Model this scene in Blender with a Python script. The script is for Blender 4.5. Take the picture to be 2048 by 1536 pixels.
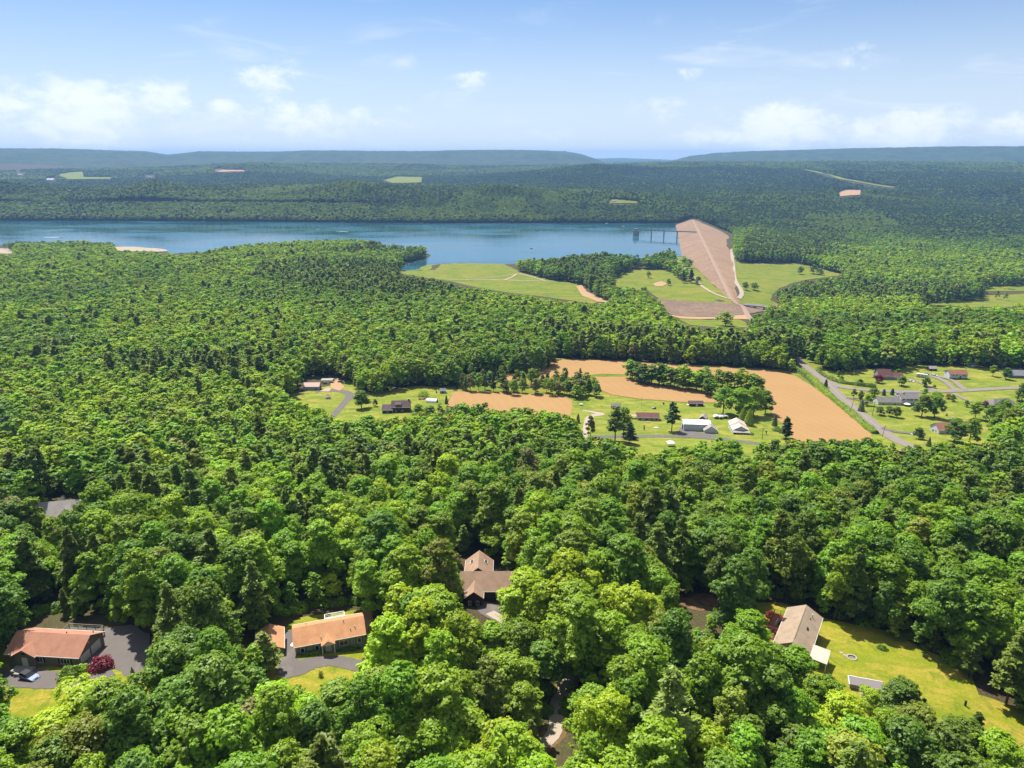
import bpy, bmesh, math, random
import numpy as np
from mathutils import Vector, Matrix
for _o in list(bpy.data.objects): bpy.data.objects.remove(_o)
S = bpy.context.scene
COL = S.collection
R = math.radians
# ------------------------------------------------------------------ camera
FPX = 1430.0                      # focal length in pixels of the 2048 px wide photograph
PITCH = math.atan((768 - 312) / FPX)
CAMZ = 228.0                      # metres above the lake
cam_d = bpy.data.cameras.new("camera"); cam = bpy.data.objects.new("camera", cam_d); COL.objects.link(cam)
cam_d.sensor_width = 36.0; cam_d.lens = 36.0 * FPX / 2048
cam_d.clip_start = 1.0; cam_d.clip_end = 80000.0
cam.location = (0, 0, CAMZ); cam.rotation_euler = (math.pi / 2 - PITCH, 0, 0)
S.camera = cam
# ------------------------------------------------------------------ sun, sky, exposure
SUN_EL, SUN_AZ = R(58), R(-30)    # azimuth measured from +Y towards +X
sun_d = bpy.data.lights.new("sun", 'SUN'); sun = bpy.data.objects.new("sun", sun_d); COL.objects.link(sun)
sun_d.energy = 4.6; sun_d.angle = R(0.53); sun_d.color = (1.0, 0.95, 0.86)
_sd = Vector((math.sin(SUN_AZ) * math.cos(SUN_EL), math.cos(SUN_AZ) * math.cos(SUN_EL), math.sin(SUN_EL)))
sun.rotation_euler = _sd.to_track_quat('Z', 'Y').to_euler(); sun.location = _sd * 900
W = bpy.data.worlds.new("World"); S.world = W; W.use_nodes = True
S.view_settings.view_transform = 'Standard'; S.view_settings.look = 'None'
S.view_settings.exposure = 1.08; S.view_settings.gamma = 1.0; S.view_settings.use_curve_mapping = False
S.render.engine = 'CYCLES'
S.cycles.max_bounces = 5; S.cycles.diffuse_bounces = 4; S.cycles.glossy_bounces = 2; S.cycles.transmission_bounces = 3
S.cycles.transparent_max_bounces = 4; S.cycles.volume_bounces = 0; S.cycles.use_denoising = True; S.cycles.use_adaptive_sampling = False
S.cycles.sample_clamp_indirect = 6.0

class NT:
    """small helper to write node trees"""
    def __init__(s, tree): s.t = tree; s.n = tree.nodes; s.l = tree.links
    def new(s, typ, **kw):
        n = s.n.new(typ)
        for k, v in kw.items(): setattr(n, k, v)
        return n
    def link(s, a, b): s.l.new(a, b)
    def math(s, op, a, b=None, c=None, clamp=False):
        n = s.n.new('ShaderNodeMath'); n.operation = op; n.use_clamp = clamp
        for i, x in enumerate((a, b, c)):
            if x is None: continue
            if isinstance(x, (int, float)): n.inputs[i].default_value = x
            else: s.l.new(x, n.inputs[i])
        return n.outputs[0]
    def mix(s, fac, a, b, mode='MIX'):
        n = s.n.new('ShaderNodeMix'); n.data_type = 'RGBA'; n.blend_type = mode
        for i, x in ((0, fac), (6, a), (7, b)):
            if isinstance(x, (int, float)): n.inputs[i].default_value = x
            elif isinstance(x, tuple): n.inputs[i].default_value = (*x, 1) if len(x) == 3 else x
            else: s.l.new(x, n.inputs[i])
        return n.outputs[2]
    def noise(s, vec, scale, detail=4, rough=.55, dist=0):
        n = s.n.new('ShaderNodeTexNoise'); n.inputs['Scale'].default_value = scale
        n.inputs['Detail'].default_value = detail; n.inputs['Roughness'].default_value = rough; n.inputs['Distortion'].default_value = dist
        if vec is not None: s.l.new(vec, n.inputs['Vector'])
        return n.outputs['Fac']
    def ramp(s, fac, pts):
        n = s.n.new('ShaderNodeValToRGB'); e = n.color_ramp.elements
        while len(e) < len(pts): e.new(.5)
        for q, (p, c) in zip(e, pts): q.position = p; q.color = (*c, 1) if isinstance(c, tuple) else (c, c, c, 1)
        s.l.new(fac, n.inputs[0]); return n.outputs[0]
    def vmul(s, vec, xyz):
        n = s.n.new('ShaderNodeMapping'); n.inputs['Scale'].default_value = xyz; s.l.new(vec, n.inputs['Vector']); return n.outputs[0]

def build_world():
    nt = NT(W.node_tree); nt.n.clear()
    out = nt.new('ShaderNodeOutputWorld'); bg = nt.new('ShaderNodeBackground'); nt.link(bg.outputs[0], out.inputs[0])
    sky = nt.new('ShaderNodeTexSky'); sky.sky_type = 'NISHITA'; sky.sun_disc = False
    sky.sun_elevation = SUN_EL; sky.sun_rotation = SUN_AZ; sky.altitude = 400; sky.air_density = 1.0; sky.dust_density = 0.6; sky.ozone_density = 2.0
    bg.inputs['Strength'].default_value = 0.058
    tc = nt.new('ShaderNodeTexCoord'); sx = nt.new('ShaderNodeSeparateXYZ'); nt.link(tc.outputs['Generated'], sx.inputs[0])
    az = nt.math('ARCTAN2', sx.outputs[0], sx.outputs[1]); el = nt.math('ARCSINE', sx.outputs[2])
    cx = nt.new('ShaderNodeCombineXYZ'); nt.link(az, cx.inputs[0]); nt.link(nt.math('MULTIPLY', el, 1.7), cx.inputs[1])
    puff = nt.noise(cx.outputs[0], 44, 9, .62, .5); soft = nt.noise(cx.outputs[0], 17, 4, .5, .5)
    veil = nt.noise(nt.vmul(cx.outputs[0], (1, 3.2, 1)), 5, 5, .6, .8)
    # cumulus banks low over the ridge: (azimuth deg, elevation deg, half width, half height, density)
    banks = [(-37, 3.4, 5.0, 1.5, 1.0), (-29.5, 3.5, 5.2, 1.6, 1.05), (-24.5, 4.3, 3.2, 1.0, .9), (-17.6, 5.4, 2.6, 1.0, .95), (-15.0, 3.0, 6.6, 1.0, .8),
             (-20.5, 3.4, 2.0, .55, .8), (-9.3, 2.4, 3.0, .5, .75), (-2.9, 5.6, 2.2, .45, .8), (10.5, 3.6, 2.8, .6, .75), (13.2, 5.8, 1.6, .45, .8), (19.5, 2.5, 5.0, 1.3, 1.0),
             (27.0, 2.0, 5.2, 1.1, 1.0), (24.0, 6.8, 2.0, .6, .75), (34.5, 1.8, 4.0, 1.0, .9), (-36.0, 5.6, 1.6, .5, .7), (15, 1.7, 4, .8, .8), (2, 1.6, 5, .6, .55), (48, 4, 6, 2, .9), (-50, 5, 6, 2, .9),
             (70, 5, 9, 3, .9), (-75, 6, 10, 3, .9), (110, 6, 10, 3, .9), (150, 5, 12, 3, .9), (-120, 6, 10, 3, .9), (-160, 5, 10, 3, .9)]
    dens = None
    for a, e, w, h, d in banks:
        dx = nt.math('MULTIPLY_ADD', az, 1 / R(w), -R(a) / R(w)); dy = nt.math('MULTIPLY_ADD', el, 1 / R(h), -R(e) / R(h)); dy = nt.math('MAXIMUM', dy, nt.math('MULTIPLY', dy, -.42))
        r2 = nt.math('ADD', nt.math('MULTIPLY', dx, dx), nt.math('MULTIPLY', dy, dy))
        g = nt.math('MULTIPLY', nt.math('POWER', 2.718, nt.math('MULTIPLY', r2, -.9)), d)
        dens = g if dens is None else nt.math('MAXIMUM', dens, g)
    n = nt.math('ADD', nt.math('MULTIPLY_ADD', puff, .9, -.45), nt.math('MULTIPLY_ADD', soft, .9, -.45))
    c = nt.math('ADD', dens, nt.math('MULTIPLY', n, 1.25))
    mr = nt.new('ShaderNodeMapRange'); mr.interpolation_type = 'SMOOTHERSTEP'; mr.inputs[1].default_value = .34; mr.inputs[2].default_value = 1.15
    nt.link(c, mr.inputs[0]); cl = nt.math('MULTIPLY', mr.outputs[0], .66)
    mv = nt.new('ShaderNodeMapRange'); mv.interpolation_type = 'SMOOTHSTEP'; mv.inputs[1].default_value = .52; mv.inputs[2].default_value = .8
    nt.link(veil, mv.inputs[0])
    hz = nt.math('POWER', 2.718, nt.math('MULTIPLY', nt.math('MULTIPLY', el, el), -42.0))      # thin high veil thickest at low elevation
    vv = nt.math('ADD', nt.math('MULTIPLY', mv.outputs[0], .32), nt.math('MULTIPLY', hz, SKY_VEIL), clamp=True)
    base = nt.mix(1.0, sky.outputs[0], SKY_TINT, 'MULTIPLY')
    col = nt.mix(vv, base, VEIL_COL)
    # unseen cumulus overhead, added as white fill light for the shaded sides
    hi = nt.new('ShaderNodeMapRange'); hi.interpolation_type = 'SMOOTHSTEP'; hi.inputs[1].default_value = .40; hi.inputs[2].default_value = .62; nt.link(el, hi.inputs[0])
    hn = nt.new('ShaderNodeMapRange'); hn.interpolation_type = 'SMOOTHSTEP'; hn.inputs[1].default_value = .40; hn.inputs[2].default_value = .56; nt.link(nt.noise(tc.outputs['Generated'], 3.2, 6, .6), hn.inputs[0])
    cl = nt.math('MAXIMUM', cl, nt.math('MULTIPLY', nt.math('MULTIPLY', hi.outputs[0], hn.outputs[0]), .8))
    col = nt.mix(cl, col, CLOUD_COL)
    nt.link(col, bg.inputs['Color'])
SKY_VEIL = .74
SKY_TINT = (.44, .69, .97)
VEIL_COL = (7.4, 8.0, 8.9)
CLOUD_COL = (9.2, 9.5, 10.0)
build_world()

# ------------------------------------------------------------------ view geometry (pixels are those of the 2048 x 1536 photograph)
_F = np.array([0, math.cos(PITCH), -math.sin(PITCH)]); _U = np.array([0, math.sin(PITCH), math.cos(PITCH)]); _X = np.array([1., 0, 0]); _C = np.array([0, 0, CAMZ])
def ray(px, py): return _F + _X * (px - 1024) / FPX + _U * (768 - py) / FPX
def atz(px, py, z):
    d = ray(px, py); return _C + d * ((z - CAMZ) / d[2])
def proj(P):
    Q = np.asarray(P, float) - _C; q = np.maximum(Q @ _F, 1e-3)
    return 1024 + FPX * (Q @ _X) / q, 768 - FPX * (Q @ _U) / q
def inpoly(x, y, poly):
    x = np.asarray(x, float); y = np.asarray(y, float); r = np.zeros(x.shape, bool); n = len(poly)
    for i in range(n):
        x1, y1 = poly[i]; x2, y2 = poly[(i + 1) % n]
        if y1 == y2: continue
        c = ((y1 > y) != (y2 > y)) & (x < (x2 - x1) * (y - y1) / (y2 - y1) + x1)
        r ^= c
    return r
def polydist(x, y, poly):
    d = np.full(np.shape(x), 1e9); n = len(poly)
    for i in range(n):
        ax, ay = poly[i]; bx, by = poly[(i + 1) % n]; vx, vy = bx - ax, by - ay
        t = np.clip(((x - ax) * vx + (y - ay) * vy) / (vx * vx + vy * vy + 1e-9), 0, 1)
        d = np.minimum(d, np.hypot(x - ax - t * vx, y - ay - t * vy))
    return d
def vnoise(x, y, seed=0):
    """value noise in [0,1]"""
    xi = np.floor(x).astype(np.int64); yi = np.floor(y).astype(np.int64); fx = x - xi; fy = y - yi
    fx = fx * fx * (3 - 2 * fx); fy = fy * fy * (3 - 2 * fy)
    def h(a, b):
        k = (a * 374761393 + b * 668265263 + seed * 982451653) & 0x7fffffff
        k = ((k ^ (k >> 13)) * 1274126177) & 0x7fffffff
        return ((k ^ (k >> 16)) & 0xffff) / 65535.0
    return (h(xi, yi) * (1 - fx) + h(xi + 1, yi) * fx) * (1 - fy) + (h(xi, yi + 1) * (1 - fx) + h(xi + 1, yi + 1) * fx) * fy

# ------------------------------------------------------------------ lie of the land: surveyed heights (pixel of the spot, metres above the lake)
CTRL = [(1024,1536,125),(0,1536,126),(2048,1536,121),(100,1340,124),(650,1310,123),(1110,1450,124),(1600,1300,122),(1900,1350,120),(960,1200,118),(300,1230,122),(1380,1200,119),
 (2048,1240,115),(2048,1430,119),(600,1240,121.5),(200,1290,123.5),(100,1050,106),(500,1020,102),(1000,1010,100),(1500,1000,98),(2000,1000,96),
 (1700,875,73),(1293,838,71),(1000,800,68.5),(633,778,66),(700,810,68),(1250,722,58),(1550,740,60),(1600,715,57),(1765,755,61),(1905,750,60),(2040,750,60),(1750,800,66),(1900,870,72),(2048,880,73),(2040,700,55),
 (100,900,82),(300,800,69),(0,800,69),(0,700,53),(300,700,53),(500,700,53),(800,700,54),(1000,680,50),(600,880,78),
 (0,620,39),(400,620,39),(800,620,38),(1200,650,40),(1500,660,38),(1800,660,38),(2048,640,33),(0,560,33),(400,560,33),(700,560,30),
 (1400,640,23),(1300,605,18),(1475,605,18),(1400,600,17),(1466,597,18),(1250,580,16),(1050,580,18),(1000,550,10),(1300,545,10),(1350,522,3),
 (1600,590,4),(1550,545,-6),(1500,612,9),(1560,608,5),(1690,550,-4),(1900,600,2),(2048,600,0),(1700,525,-9),(1900,540,-5),(2040,560,-5),(1700,500,-12),(2000,500,-12),
 (1600,470,-14),(1800,465,-10),(2048,465,-8),(1500,450,-6),(1700,430,10),(2000,430,10),(1700,385,65),(2000,385,65),(1500,400,48),(1400,420,28),(1400,440,18),(1385,440,17),
 (1700,345,125),(2000,345,125),(2000,328,165),(1400,329,163),(1700,328,165),
 (0,441,1),(300,442,1),(700,444,1),(1000,446,1),(1340,446,2),(0,402,60),(300,402,60),(700,402,60),(1000,404,54),(1250,414,38),(0,369,114),(300,366,118),(700,368,116),(1000,377,100),(1250,389,74),
 (0,347,94),(300,347,94),(700,346,94),(1000,351,88),(1250,360,72),(1450,365,70),(0,328,162),(500,330,158),(800,324,168),(1200,334,155),
 (0,331,118),(500,331,118),(1024,331,118),(1500,331,118),(2048,331,118),
 (650,505,22),(500,520,24),(200,520,20),(300,510,8),(800,530,10),(0,505,8)]
# hollows hidden behind the crests: (pixel column, metres away, height)
HOLLOW = [(0,3750,70),(300,3750,66),(700,3750,68),(1000,3700,60),(1250,3650,46),(1450,4050,40),(0,4250,48),(300,4250,46),(700,4250,48),(1000,4150,46),(0,4900,60),(300,4900,58),(700,4900,60),(1000,4800,58),(1700,4100,30),(2000,4100,30),(300,5900,68),(700,5850,68),(1000,5700,66),(0,5900,68),(1700,5500,92),(2000,5500,92)]
_hx = lambda c: math.atan2((c - 1024) / FPX, math.cos(PITCH) + math.sin(PITCH) * (768 - 370) / FPX)
_cp = np.array([atz(*c) for c in CTRL] + [(r * math.sin(_hx(c)), r * math.cos(_hx(c)), z) for c, r, z in HOLLOW]
               + [(331 + .195 * s_ + .9808 * w_, 1057 + .9808 * s_ - .195 * w_, z_) for s_, w_, z_ in ((60, 14, 16), (150, 19, 14.5), (300, 34, 10.5), (450, 45, 7.2), (600, 56, 4), (900, 67, 1), (1100, 84, -4), (1250, 106, -10), (1340, 85, -6), (1420, 50, 4), (300, 70, 9), (600, 100, 2), (900, 120, -2), (1150, 150, -10))])
def _wc(x, y): return np.stack([np.arctan2(x, y) * 1.6, np.log(np.maximum(np.hypot(x, y), 20.))], -1)
_cw = _wc(_cp[:, 0], _cp[:, 1]); _n = len(_cw)
_A = np.linalg.norm(_cw[:, None] - _cw[None], axis=-1) ; _A = np.sqrt(_A ** 2 + .015 ** 2) + np.eye(_n) * -.004
_M = np.zeros((_n + 3, _n + 3)); _M[:_n, :_n] = _A; _M[:_n, _n] = 1; _M[:_n, _n + 1:] = _cw; _M[_n:, :_n] = _M[:_n, _n:].T
_rhs = np.zeros(_n + 3); _rhs[:_n] = _cp[:, 2]
_sol = np.linalg.solve(_M, _rhs)
LAKE_PX = [(-500,441),(0,441),(300,442),(500,443),(700,445),(900,446),(1100,446),(1345,446.5),(1358,447),(1361,462),(1366,485),(1374,508),(1366,513),(1330,515),(1290,518),(1200,522),(1080,527),(1000,529),(920,527),(866,530),(845,534),
 (832,543),(800,545),(772,541),(800,531),(850,517),(862,510),(845,505),(780,502),(700,499),(600,501),(480,505),(380,507),(338,510),(332,503),(322,499),(290,497),(230,491),(100,488),(0,490),(-500,490)]
LAKE = [tuple(atz(x, y, 0)[:2]) for x, y in LAKE_PX]
def terrain(x, y):
    x = np.atleast_1d(np.asarray(x, float)); y = np.atleast_1d(np.asarray(y, float)); z = np.empty(x.shape)
    for i in range(0, len(x), 20000):
        w = _wc(x[i:i+20000], y[i:i+20000]); d = np.sqrt(((w[:, None] - _cw[None]) ** 2).sum(-1) + .015 ** 2)
        z[i:i+20000] = d @ _sol[:_n] + _sol[_n] + w @ _sol[_n+1:]
    r = np.hypot(x, y); far = np.clip((r - 2600) / 1500, 0, 1)
    z += (vnoise(x / 420, y / 420, 3) - .5) * 16 * far * np.clip((7000 - r) / 3000, 0, 1) + (vnoise(x / 60, y / 60, 5) - .5) * 1.2 * np.clip((r - 180) / 400, 0, 1)
    k = (r > 1200) & (r < 4000)
    if k.any():
        xx, yy = x[k], y[k]; d = polydist(xx, yy, LAKE); ins = inpoly(xx, yy, LAKE)
        zz = np.where(ins, -np.minimum(8, .07 * d) - .25, np.where(d < 220, np.minimum(np.maximum(z[k], .25 + np.minimum(.09 * d, 3.5) * np.clip((220 - d) / 100, 0, 1)), .35 + .2 * d), z[k]))
        dry = ((xx - 331) * .9808 - (yy - 1057) * .195 > 0) & ((xx - 331) * .195 + (yy - 1057) * .9808 < 1480)      # the valley floor behind the dam lies below the lake
        z[k] = np.where(dry, z[k], zz)
    return z
def th(x, y): return float(terrain([x], [y])[0])
_tt = np.exp(np.linspace(math.log(60), math.log(12000), 900))
def gr(px, py, up=0.0):
    """ground point seen at a pixel (first hit of the view ray with the terrain)"""
    d = ray(px, py); hd = math.hypot(d[0], d[1]); P = _C + np.outer(_tt / hd, d)
    f = P[:, 2] - terrain(P[:, 0], P[:, 1]) - up
    i = int(np.argmax(f < 0))
    if f[i] >= 0: i = len(_tt) - 1
    a, b = max(i - 1, 0), i
    t = f[a] / (f[a] - f[b] + 1e-9) if a != b else 0
    p = P[a] + (P[b] - P[a]) * min(max(t, 0), 1)
    return np.array([p[0], p[1], th(p[0], p[1])])
# ------------------------------------------------------------------ object helpers
def tag(o, label=None, cat=None, group=None, kind=None):
    for k, v in (('label', label), ('category', cat), ('group', group), ('kind', kind)):
        if v: o[k] = v
    return o
def empty(name, loc, rz=0.0, label=None, cat=None, group=None):
    o = bpy.data.objects.new(name, None); COL.objects.link(o); o.location = loc; o.rotation_euler = (0, 0, rz); o.empty_display_size = .5
    return tag(o, label, cat, group)
class MB:
    """collects primitives, then becomes one mesh object"""
    def __init__(s): s.v = []; s.f = []
    def add(s, v, f):
        k = len(s.v); s.v += [tuple(p) for p in v]; s.f += [tuple(i + k for i in q) for q in f]; return s
    def obox(s, o, ax, ay, az):
        """box from corner o along three edge vectors"""
        o, ax, ay, az = (np.array(q, float) for q in (o, ax, ay, az))
        if np.dot(np.cross(ax, ay), az) < 0: o = o + az; az = -az
        p = [o, o + ax, o + ax + ay, o + ay]; p += [q + az for q in p]
        return s.add(p, [(3, 2, 1, 0), (4, 5, 6, 7), (0, 1, 5, 4), (1, 2, 6, 5), (2, 3, 7, 6), (3, 0, 4, 7)])
    def box(s, cx, cy, z0, sx, sy, sz, a=0.0):
        c, n = math.cos(a), math.sin(a); ex = np.array([c, n, 0]); ey = np.array([-n, c, 0])
        return s.obox(np.array([cx, cy, z0]) - ex * sx / 2 - ey * sy / 2, ex * sx, ey * sy, (0, 0, sz))
    def prism(s, pts, d):
        """polygon pts (3d) extruded along d"""
        n = len(pts); a = [np.array(p, float) for p in pts]; b = [p + np.array(d, float) for p in a]
        return s.add(a + b, [tuple(range(n))[::-1], tuple(range(n, 2 * n))] + [(i, (i + 1) % n, n + (i + 1) % n, n + i) for i in range(n)])
    def tube(s, p0, p1, r0, r1, n=7):
        p0 = np.array(p0, float); p1 = np.array(p1, float); d = p1 - p0; d /= np.linalg.norm(d) + 1e-9
        u = np.cross(d, (0, 0, 1.) if abs(d[2]) < .9 else (1., 0, 0)); u /= np.linalg.norm(u); w = np.cross(d, u)
        ring = lambda p, r: [p + r * (u * math.cos(2 * math.pi * i / n) + w * math.sin(2 * math.pi * i / n)) for i in range(n)]
        return s.add(ring(p0, r0) + ring(p1, r1), [(i, (i + 1) % n, n + (i + 1) % n, n + i) for i in range(n)] + [tuple(range(n))[::-1], tuple(range(n, 2 * n))])
    def lathe(s, c, prof, n=12):
        """profile [(r, z)] turned about the vertical through c"""
        v = []; f = []
        for r, z in prof: v += [(c[0] + r * math.cos(2 * math.pi * i / n), c[1] + r * math.sin(2 * math.pi * i / n), c[2] + z) for i in range(n)]
        for k in range(len(prof) - 1): f += [(k * n + i, k * n + (i + 1) % n, (k + 1) * n + (i + 1) % n, (k + 1) * n + i) for i in range(n)]
        f += [tuple(range(n))[::-1], tuple((len(prof) - 1) * n + i for i in range(n))]
        return s.add(v, f)
    def mesh(s, name, m, smooth=False):
        me = bpy.data.meshes.new(name); me.from_pydata(s.v, [], s.f); me.update()
        if m: me.materials.append(m)
        if smooth: me.polygons.foreach_set('use_smooth', [True] * len(me.polygons))
        return me
    def build(s, name, m, parent=None, smooth=False):
        o = bpy.data.objects.new(name, s.mesh(name, m, smooth)); COL.objects.link(o)
        if parent: o.parent = parent
        return o
# ------------------------------------------------------------------ materials
def mat(name, fn, rough=.8, spec=.3, metal=0.0):
    m = bpy.data.materials.new(name); m.use_nodes = True; nt = NT(m.node_tree); nt.n.clear()
    out = nt.new('ShaderNodeOutputMaterial'); b = nt.new('ShaderNodeBsdfPrincipled'); nt.link(b.outputs[0], out.inputs[0])
    b.inputs['Roughness'].default_value = rough; b.inputs['Specular IOR Level'].default_value = spec; b.inputs['Metallic'].default_value = metal
    pos = nt.new('ShaderNodeNewGeometry').outputs['Position']; obj = nt.new('ShaderNodeTexCoord').outputs['Object']
    c = fn(nt, pos, obj, b)
    if c is not None:
        if isinstance(c, tuple): b.inputs['Base Color'].default_value = (*c, 1)
        else: nt.link(c, b.inputs['Base Color'])
    return m
def plain(name, c, rough=.7, var=.12, scale=1.5, **kw):
    """painted / weathered surface: base colour with faint blotches and streaks"""
    c = tuple(x * .75 for x in c); lo = tuple(x * (1 - var) for x in c); hi = tuple(min(1, x * (1 + var)) for x in c)
    return mat(name, lambda nt, p, o, b: nt.mix(nt.noise(o, scale, 5, .6), lo, hi), rough, **kw)
def siding(name, c, pitch=.2, vertical=False):
    c = tuple(x * .75 for x in c)
    def fn(nt, p, o, b):
        sx = nt.new('ShaderNodeSeparateXYZ'); nt.link(o, sx.inputs[0])
        q = nt.math('ADD', sx.outputs[0], sx.outputs[1]) if vertical else sx.outputs[2]
        g = nt.math('FRACT', nt.math('DIVIDE', q, pitch)); e = nt.math('LESS_THAN', g, .12)
        base = nt.mix(nt.noise(o, 1.2, 4), tuple(x * .9 for x in c), tuple(min(1, x * 1.08) for x in c))
        return nt.mix(nt.math('MULTIPLY', e, .3), base, tuple(x * .55 for x in c))
    return mat(name, fn, .65)
def shingle(name, c, c2=None):
    c = tuple(x * .70 for x in c)
    c2 = c2 or tuple(x * .78 for x in c)
    def fn(nt, p, o, b):
        br = nt.new('ShaderNodeTexBrick'); nt.link(nt.vmul(o, (1, 1, 1)), br.inputs['Vector'])
        br.inputs['Scale'].default_value = 1.6; br.inputs['Mortar Size'].default_value = .012; br.inputs['Row Height'].default_value = .22; br.inputs['Brick Width'].default_value = .6
        br.inputs['Color1'].default_value = (*c, 1); br.inputs['Color2'].default_value = (*c2, 1); br.inputs['Mortar'].default_value = (*[x * .6 for x in c], 1)
        col = nt.mix(nt.ramp(nt.noise(o, .5, 4, .6), [(.35, 0.0), (.7, 1.0)]), br.outputs[0], tuple(min(1, x * 1.12) for x in c))
        return nt.mix(nt.math('MULTIPLY', nt.noise(o, 9, 3), .4), col, c2)
    return mat(name, fn, .9, .15)
M = {}
M['white'] = plain('white_paint', (.72, .72, .70), .5, .06)
M['trim'] = plain('white_trim', (.78, .78, .76), .5, .04)
M['glass'] = mat('window_glass', lambda nt, p, o, b: (.015, .018, .022), .12, .5)
M['glass_light'] = mat('curtained_glass', lambda nt, p, o, b: (.22, .22, .20), .2, .5)
M['dark'] = plain('dark_opening', (.02, .018, .016), .8)
M['black'] = plain('black_rubber', (.018, .018, .02), .7)
M['metal'] = plain('grey_metal', (.35, .36, .37), .45, .1, metal=.5)
M['timber'] = plain('brown_timber', (.152, .091, .053), .85, .25, 3)
M['greywood'] = plain('weathered_timber', (.228, .205, .175), .9, .25, 3)
M['bark'] = plain('tree_bark', (.085, .068, .05), .95, .4, 2)
M['palebark'] = plain('pale_bark', (.24, .21, .17), .95, .3, 2)
M['concrete'] = plain('concrete', (.342, .327, .296), .9, .15, .8)
M['brick'] = plain('chimney_brick', (.26, .12, .085), .9, .25, 4)
def _ground(nt, p, o, b):
    c = nt.mix(nt.ramp(nt.noise(p, .35, 5, .65), [(.35, 0.), (.65, 1.)]), (.030, .030, .014), (.055, .044, .022))
    g = nt.ramp(nt.noise(p, .06, 4, .6), [(.45, 0.), (.6, 1.)])
    c = nt.mix(nt.math('MULTIPLY', g, .45), c, (.042, .066, .018))
    return nt.mix(nt.ramp(nt.noise(p, 1.7, 6, .8), [(.45, 0.), (.62, .85)]), c, (.105, .072, .036))
M['ground'] = mat('forest_floor', _ground, .95, .1)
def _lawn(a, b_, dry, k=1.0):
    def fn(nt, p, o, b):
        dk_ = (a[0] * .62, a[1] * .78, a[2] * .8)
        c = nt.mix(nt.ramp(nt.noise(p, .075 * k, 6, .68), [(.36, 0.), (.62, 1.)]), a, b_)
        c = nt.mix(nt.ramp(nt.noise(nt.vmul(p, (1, 2.2, 1)), .055 * k, 7, .72, .6), [(.46, 0.), (.60, .95)]), c, dry)
        c = nt.mix(nt.ramp(nt.noise(nt.vmul(p, (1.6, 1, 1)), .16 * k, 6, .72, .8), [(.52, 0.), (.66, .75)]), c, dk_)
        return nt.mix(nt.ramp(nt.noise(p, 1.6 * k, 5, .75), [(.42, 0.), (.66, .7)]), c, dk_)
    return fn
M['lawn'] = mat('mown_grass', _lawn((.104, .149, .015), (.181, .203, .020), (.280, .239, .046)), .95, .1)
M['dry_lawn'] = mat('sunburnt_grass', _lawn((.135, .168, .010), (.215, .212, .014), (.31, .23, .038), 1.3), .95, .1)
M['cream'] = plain('cream_roof_sheet', (.50, .45, .37), .6, .08)
M['meadow'] = mat('meadow_grass', _lawn((.095, .140, .010), (.155, .175, .014), (.215, .175, .028), .35), .95, .1)
def _soil(nt, p, o, b):
    c = nt.mix(nt.noise(p, .03, 5, .6), (0.246, 0.148, 0.058), (0.315, 0.193, 0.085))
    wv = nt.new('ShaderNodeTexWave'); wv.inputs['Scale'].default_value = .05; wv.inputs['Distortion'].default_value = 3.5; wv.inputs['Detail'].default_value = 2
    mp = nt.new('ShaderNodeMapping'); mp.inputs['Rotation'].default_value = (0, 0, R(-12)); nt.link(p, mp.inputs['Vector']); nt.link(mp.outputs[0], wv.inputs['Vector'])
    c = nt.mix(nt.math('MULTIPLY', wv.outputs['Fac'], .13), c, (0.191, 0.107, 0.045))
    c = nt.mix(nt.ramp(nt.noise(nt.vmul(p, (1, 3, 1)), .02, 5, .7), [(.56, 0.), (.7, .35)]), c, (0.274, 0.186, 0.077))
    return nt.mix(nt.math('MULTIPLY', nt.noise(p, .9, 4, .7), .25), c, (0.274, 0.141, 0.049))
M['soil'] = mat('tilled_soil', _soil, .95, .1)
def _asphalt(nt, p, o, b):
    c = nt.mix(nt.noise(p, .25, 5, .65), (.092, .080, .074), (.136, .118, .108))
    c = nt.mix(nt.ramp(nt.noise(nt.vmul(p, (1, .35, 1)), .35, 5, .7), [(.55, 0.), (.72, .6)]), c, (.192, .164, .136))
    return nt.mix(nt.math('MULTIPLY', nt.noise(p, 6, 2), .3), c, (.064, .060, .056))
M['asphalt'] = mat('worn_asphalt', _asphalt, .9, .2)
M['road'] = mat('sun_bleached_road', lambda nt, p, o, b: nt.mix(nt.noise(p, .3, 5, .65), (.157, .131, .114), (.203, .170, .147)), .9, .2)
M['line'] = plain('pale_road_line', (.366, .327, .261), .8)
M['litter'] = mat('leaf_litter', lambda nt, p, o, b: nt.mix(nt.ramp(nt.noise(p, .5, 6, .75), [(.35, 0.), (.65, 1.)]), (0.070, 0.049, 0.021), (0.189, 0.119, 0.059)), .95, .1)
M['gravel'] = mat('pale_gravel', lambda nt, p, o, b: nt.mix(nt.noise(p, 2.2, 5, .8), (.236, .189, .144), (.366, .314, .249)), .95, .1)
M['sand'] = mat('bare_earth', lambda nt, p, o, b: nt.mix(nt.noise(p, .12, 5, .7), (.274, .163, .091), (.359, .236, .131)), .95, .1)
M['beach'] = mat('beach_sand', lambda nt, p, o, b: nt.mix(nt.noise(p, .05, 4), (0.278, 0.222, 0.156), (0.322, 0.267, 0.195)), .95, .1)
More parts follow.
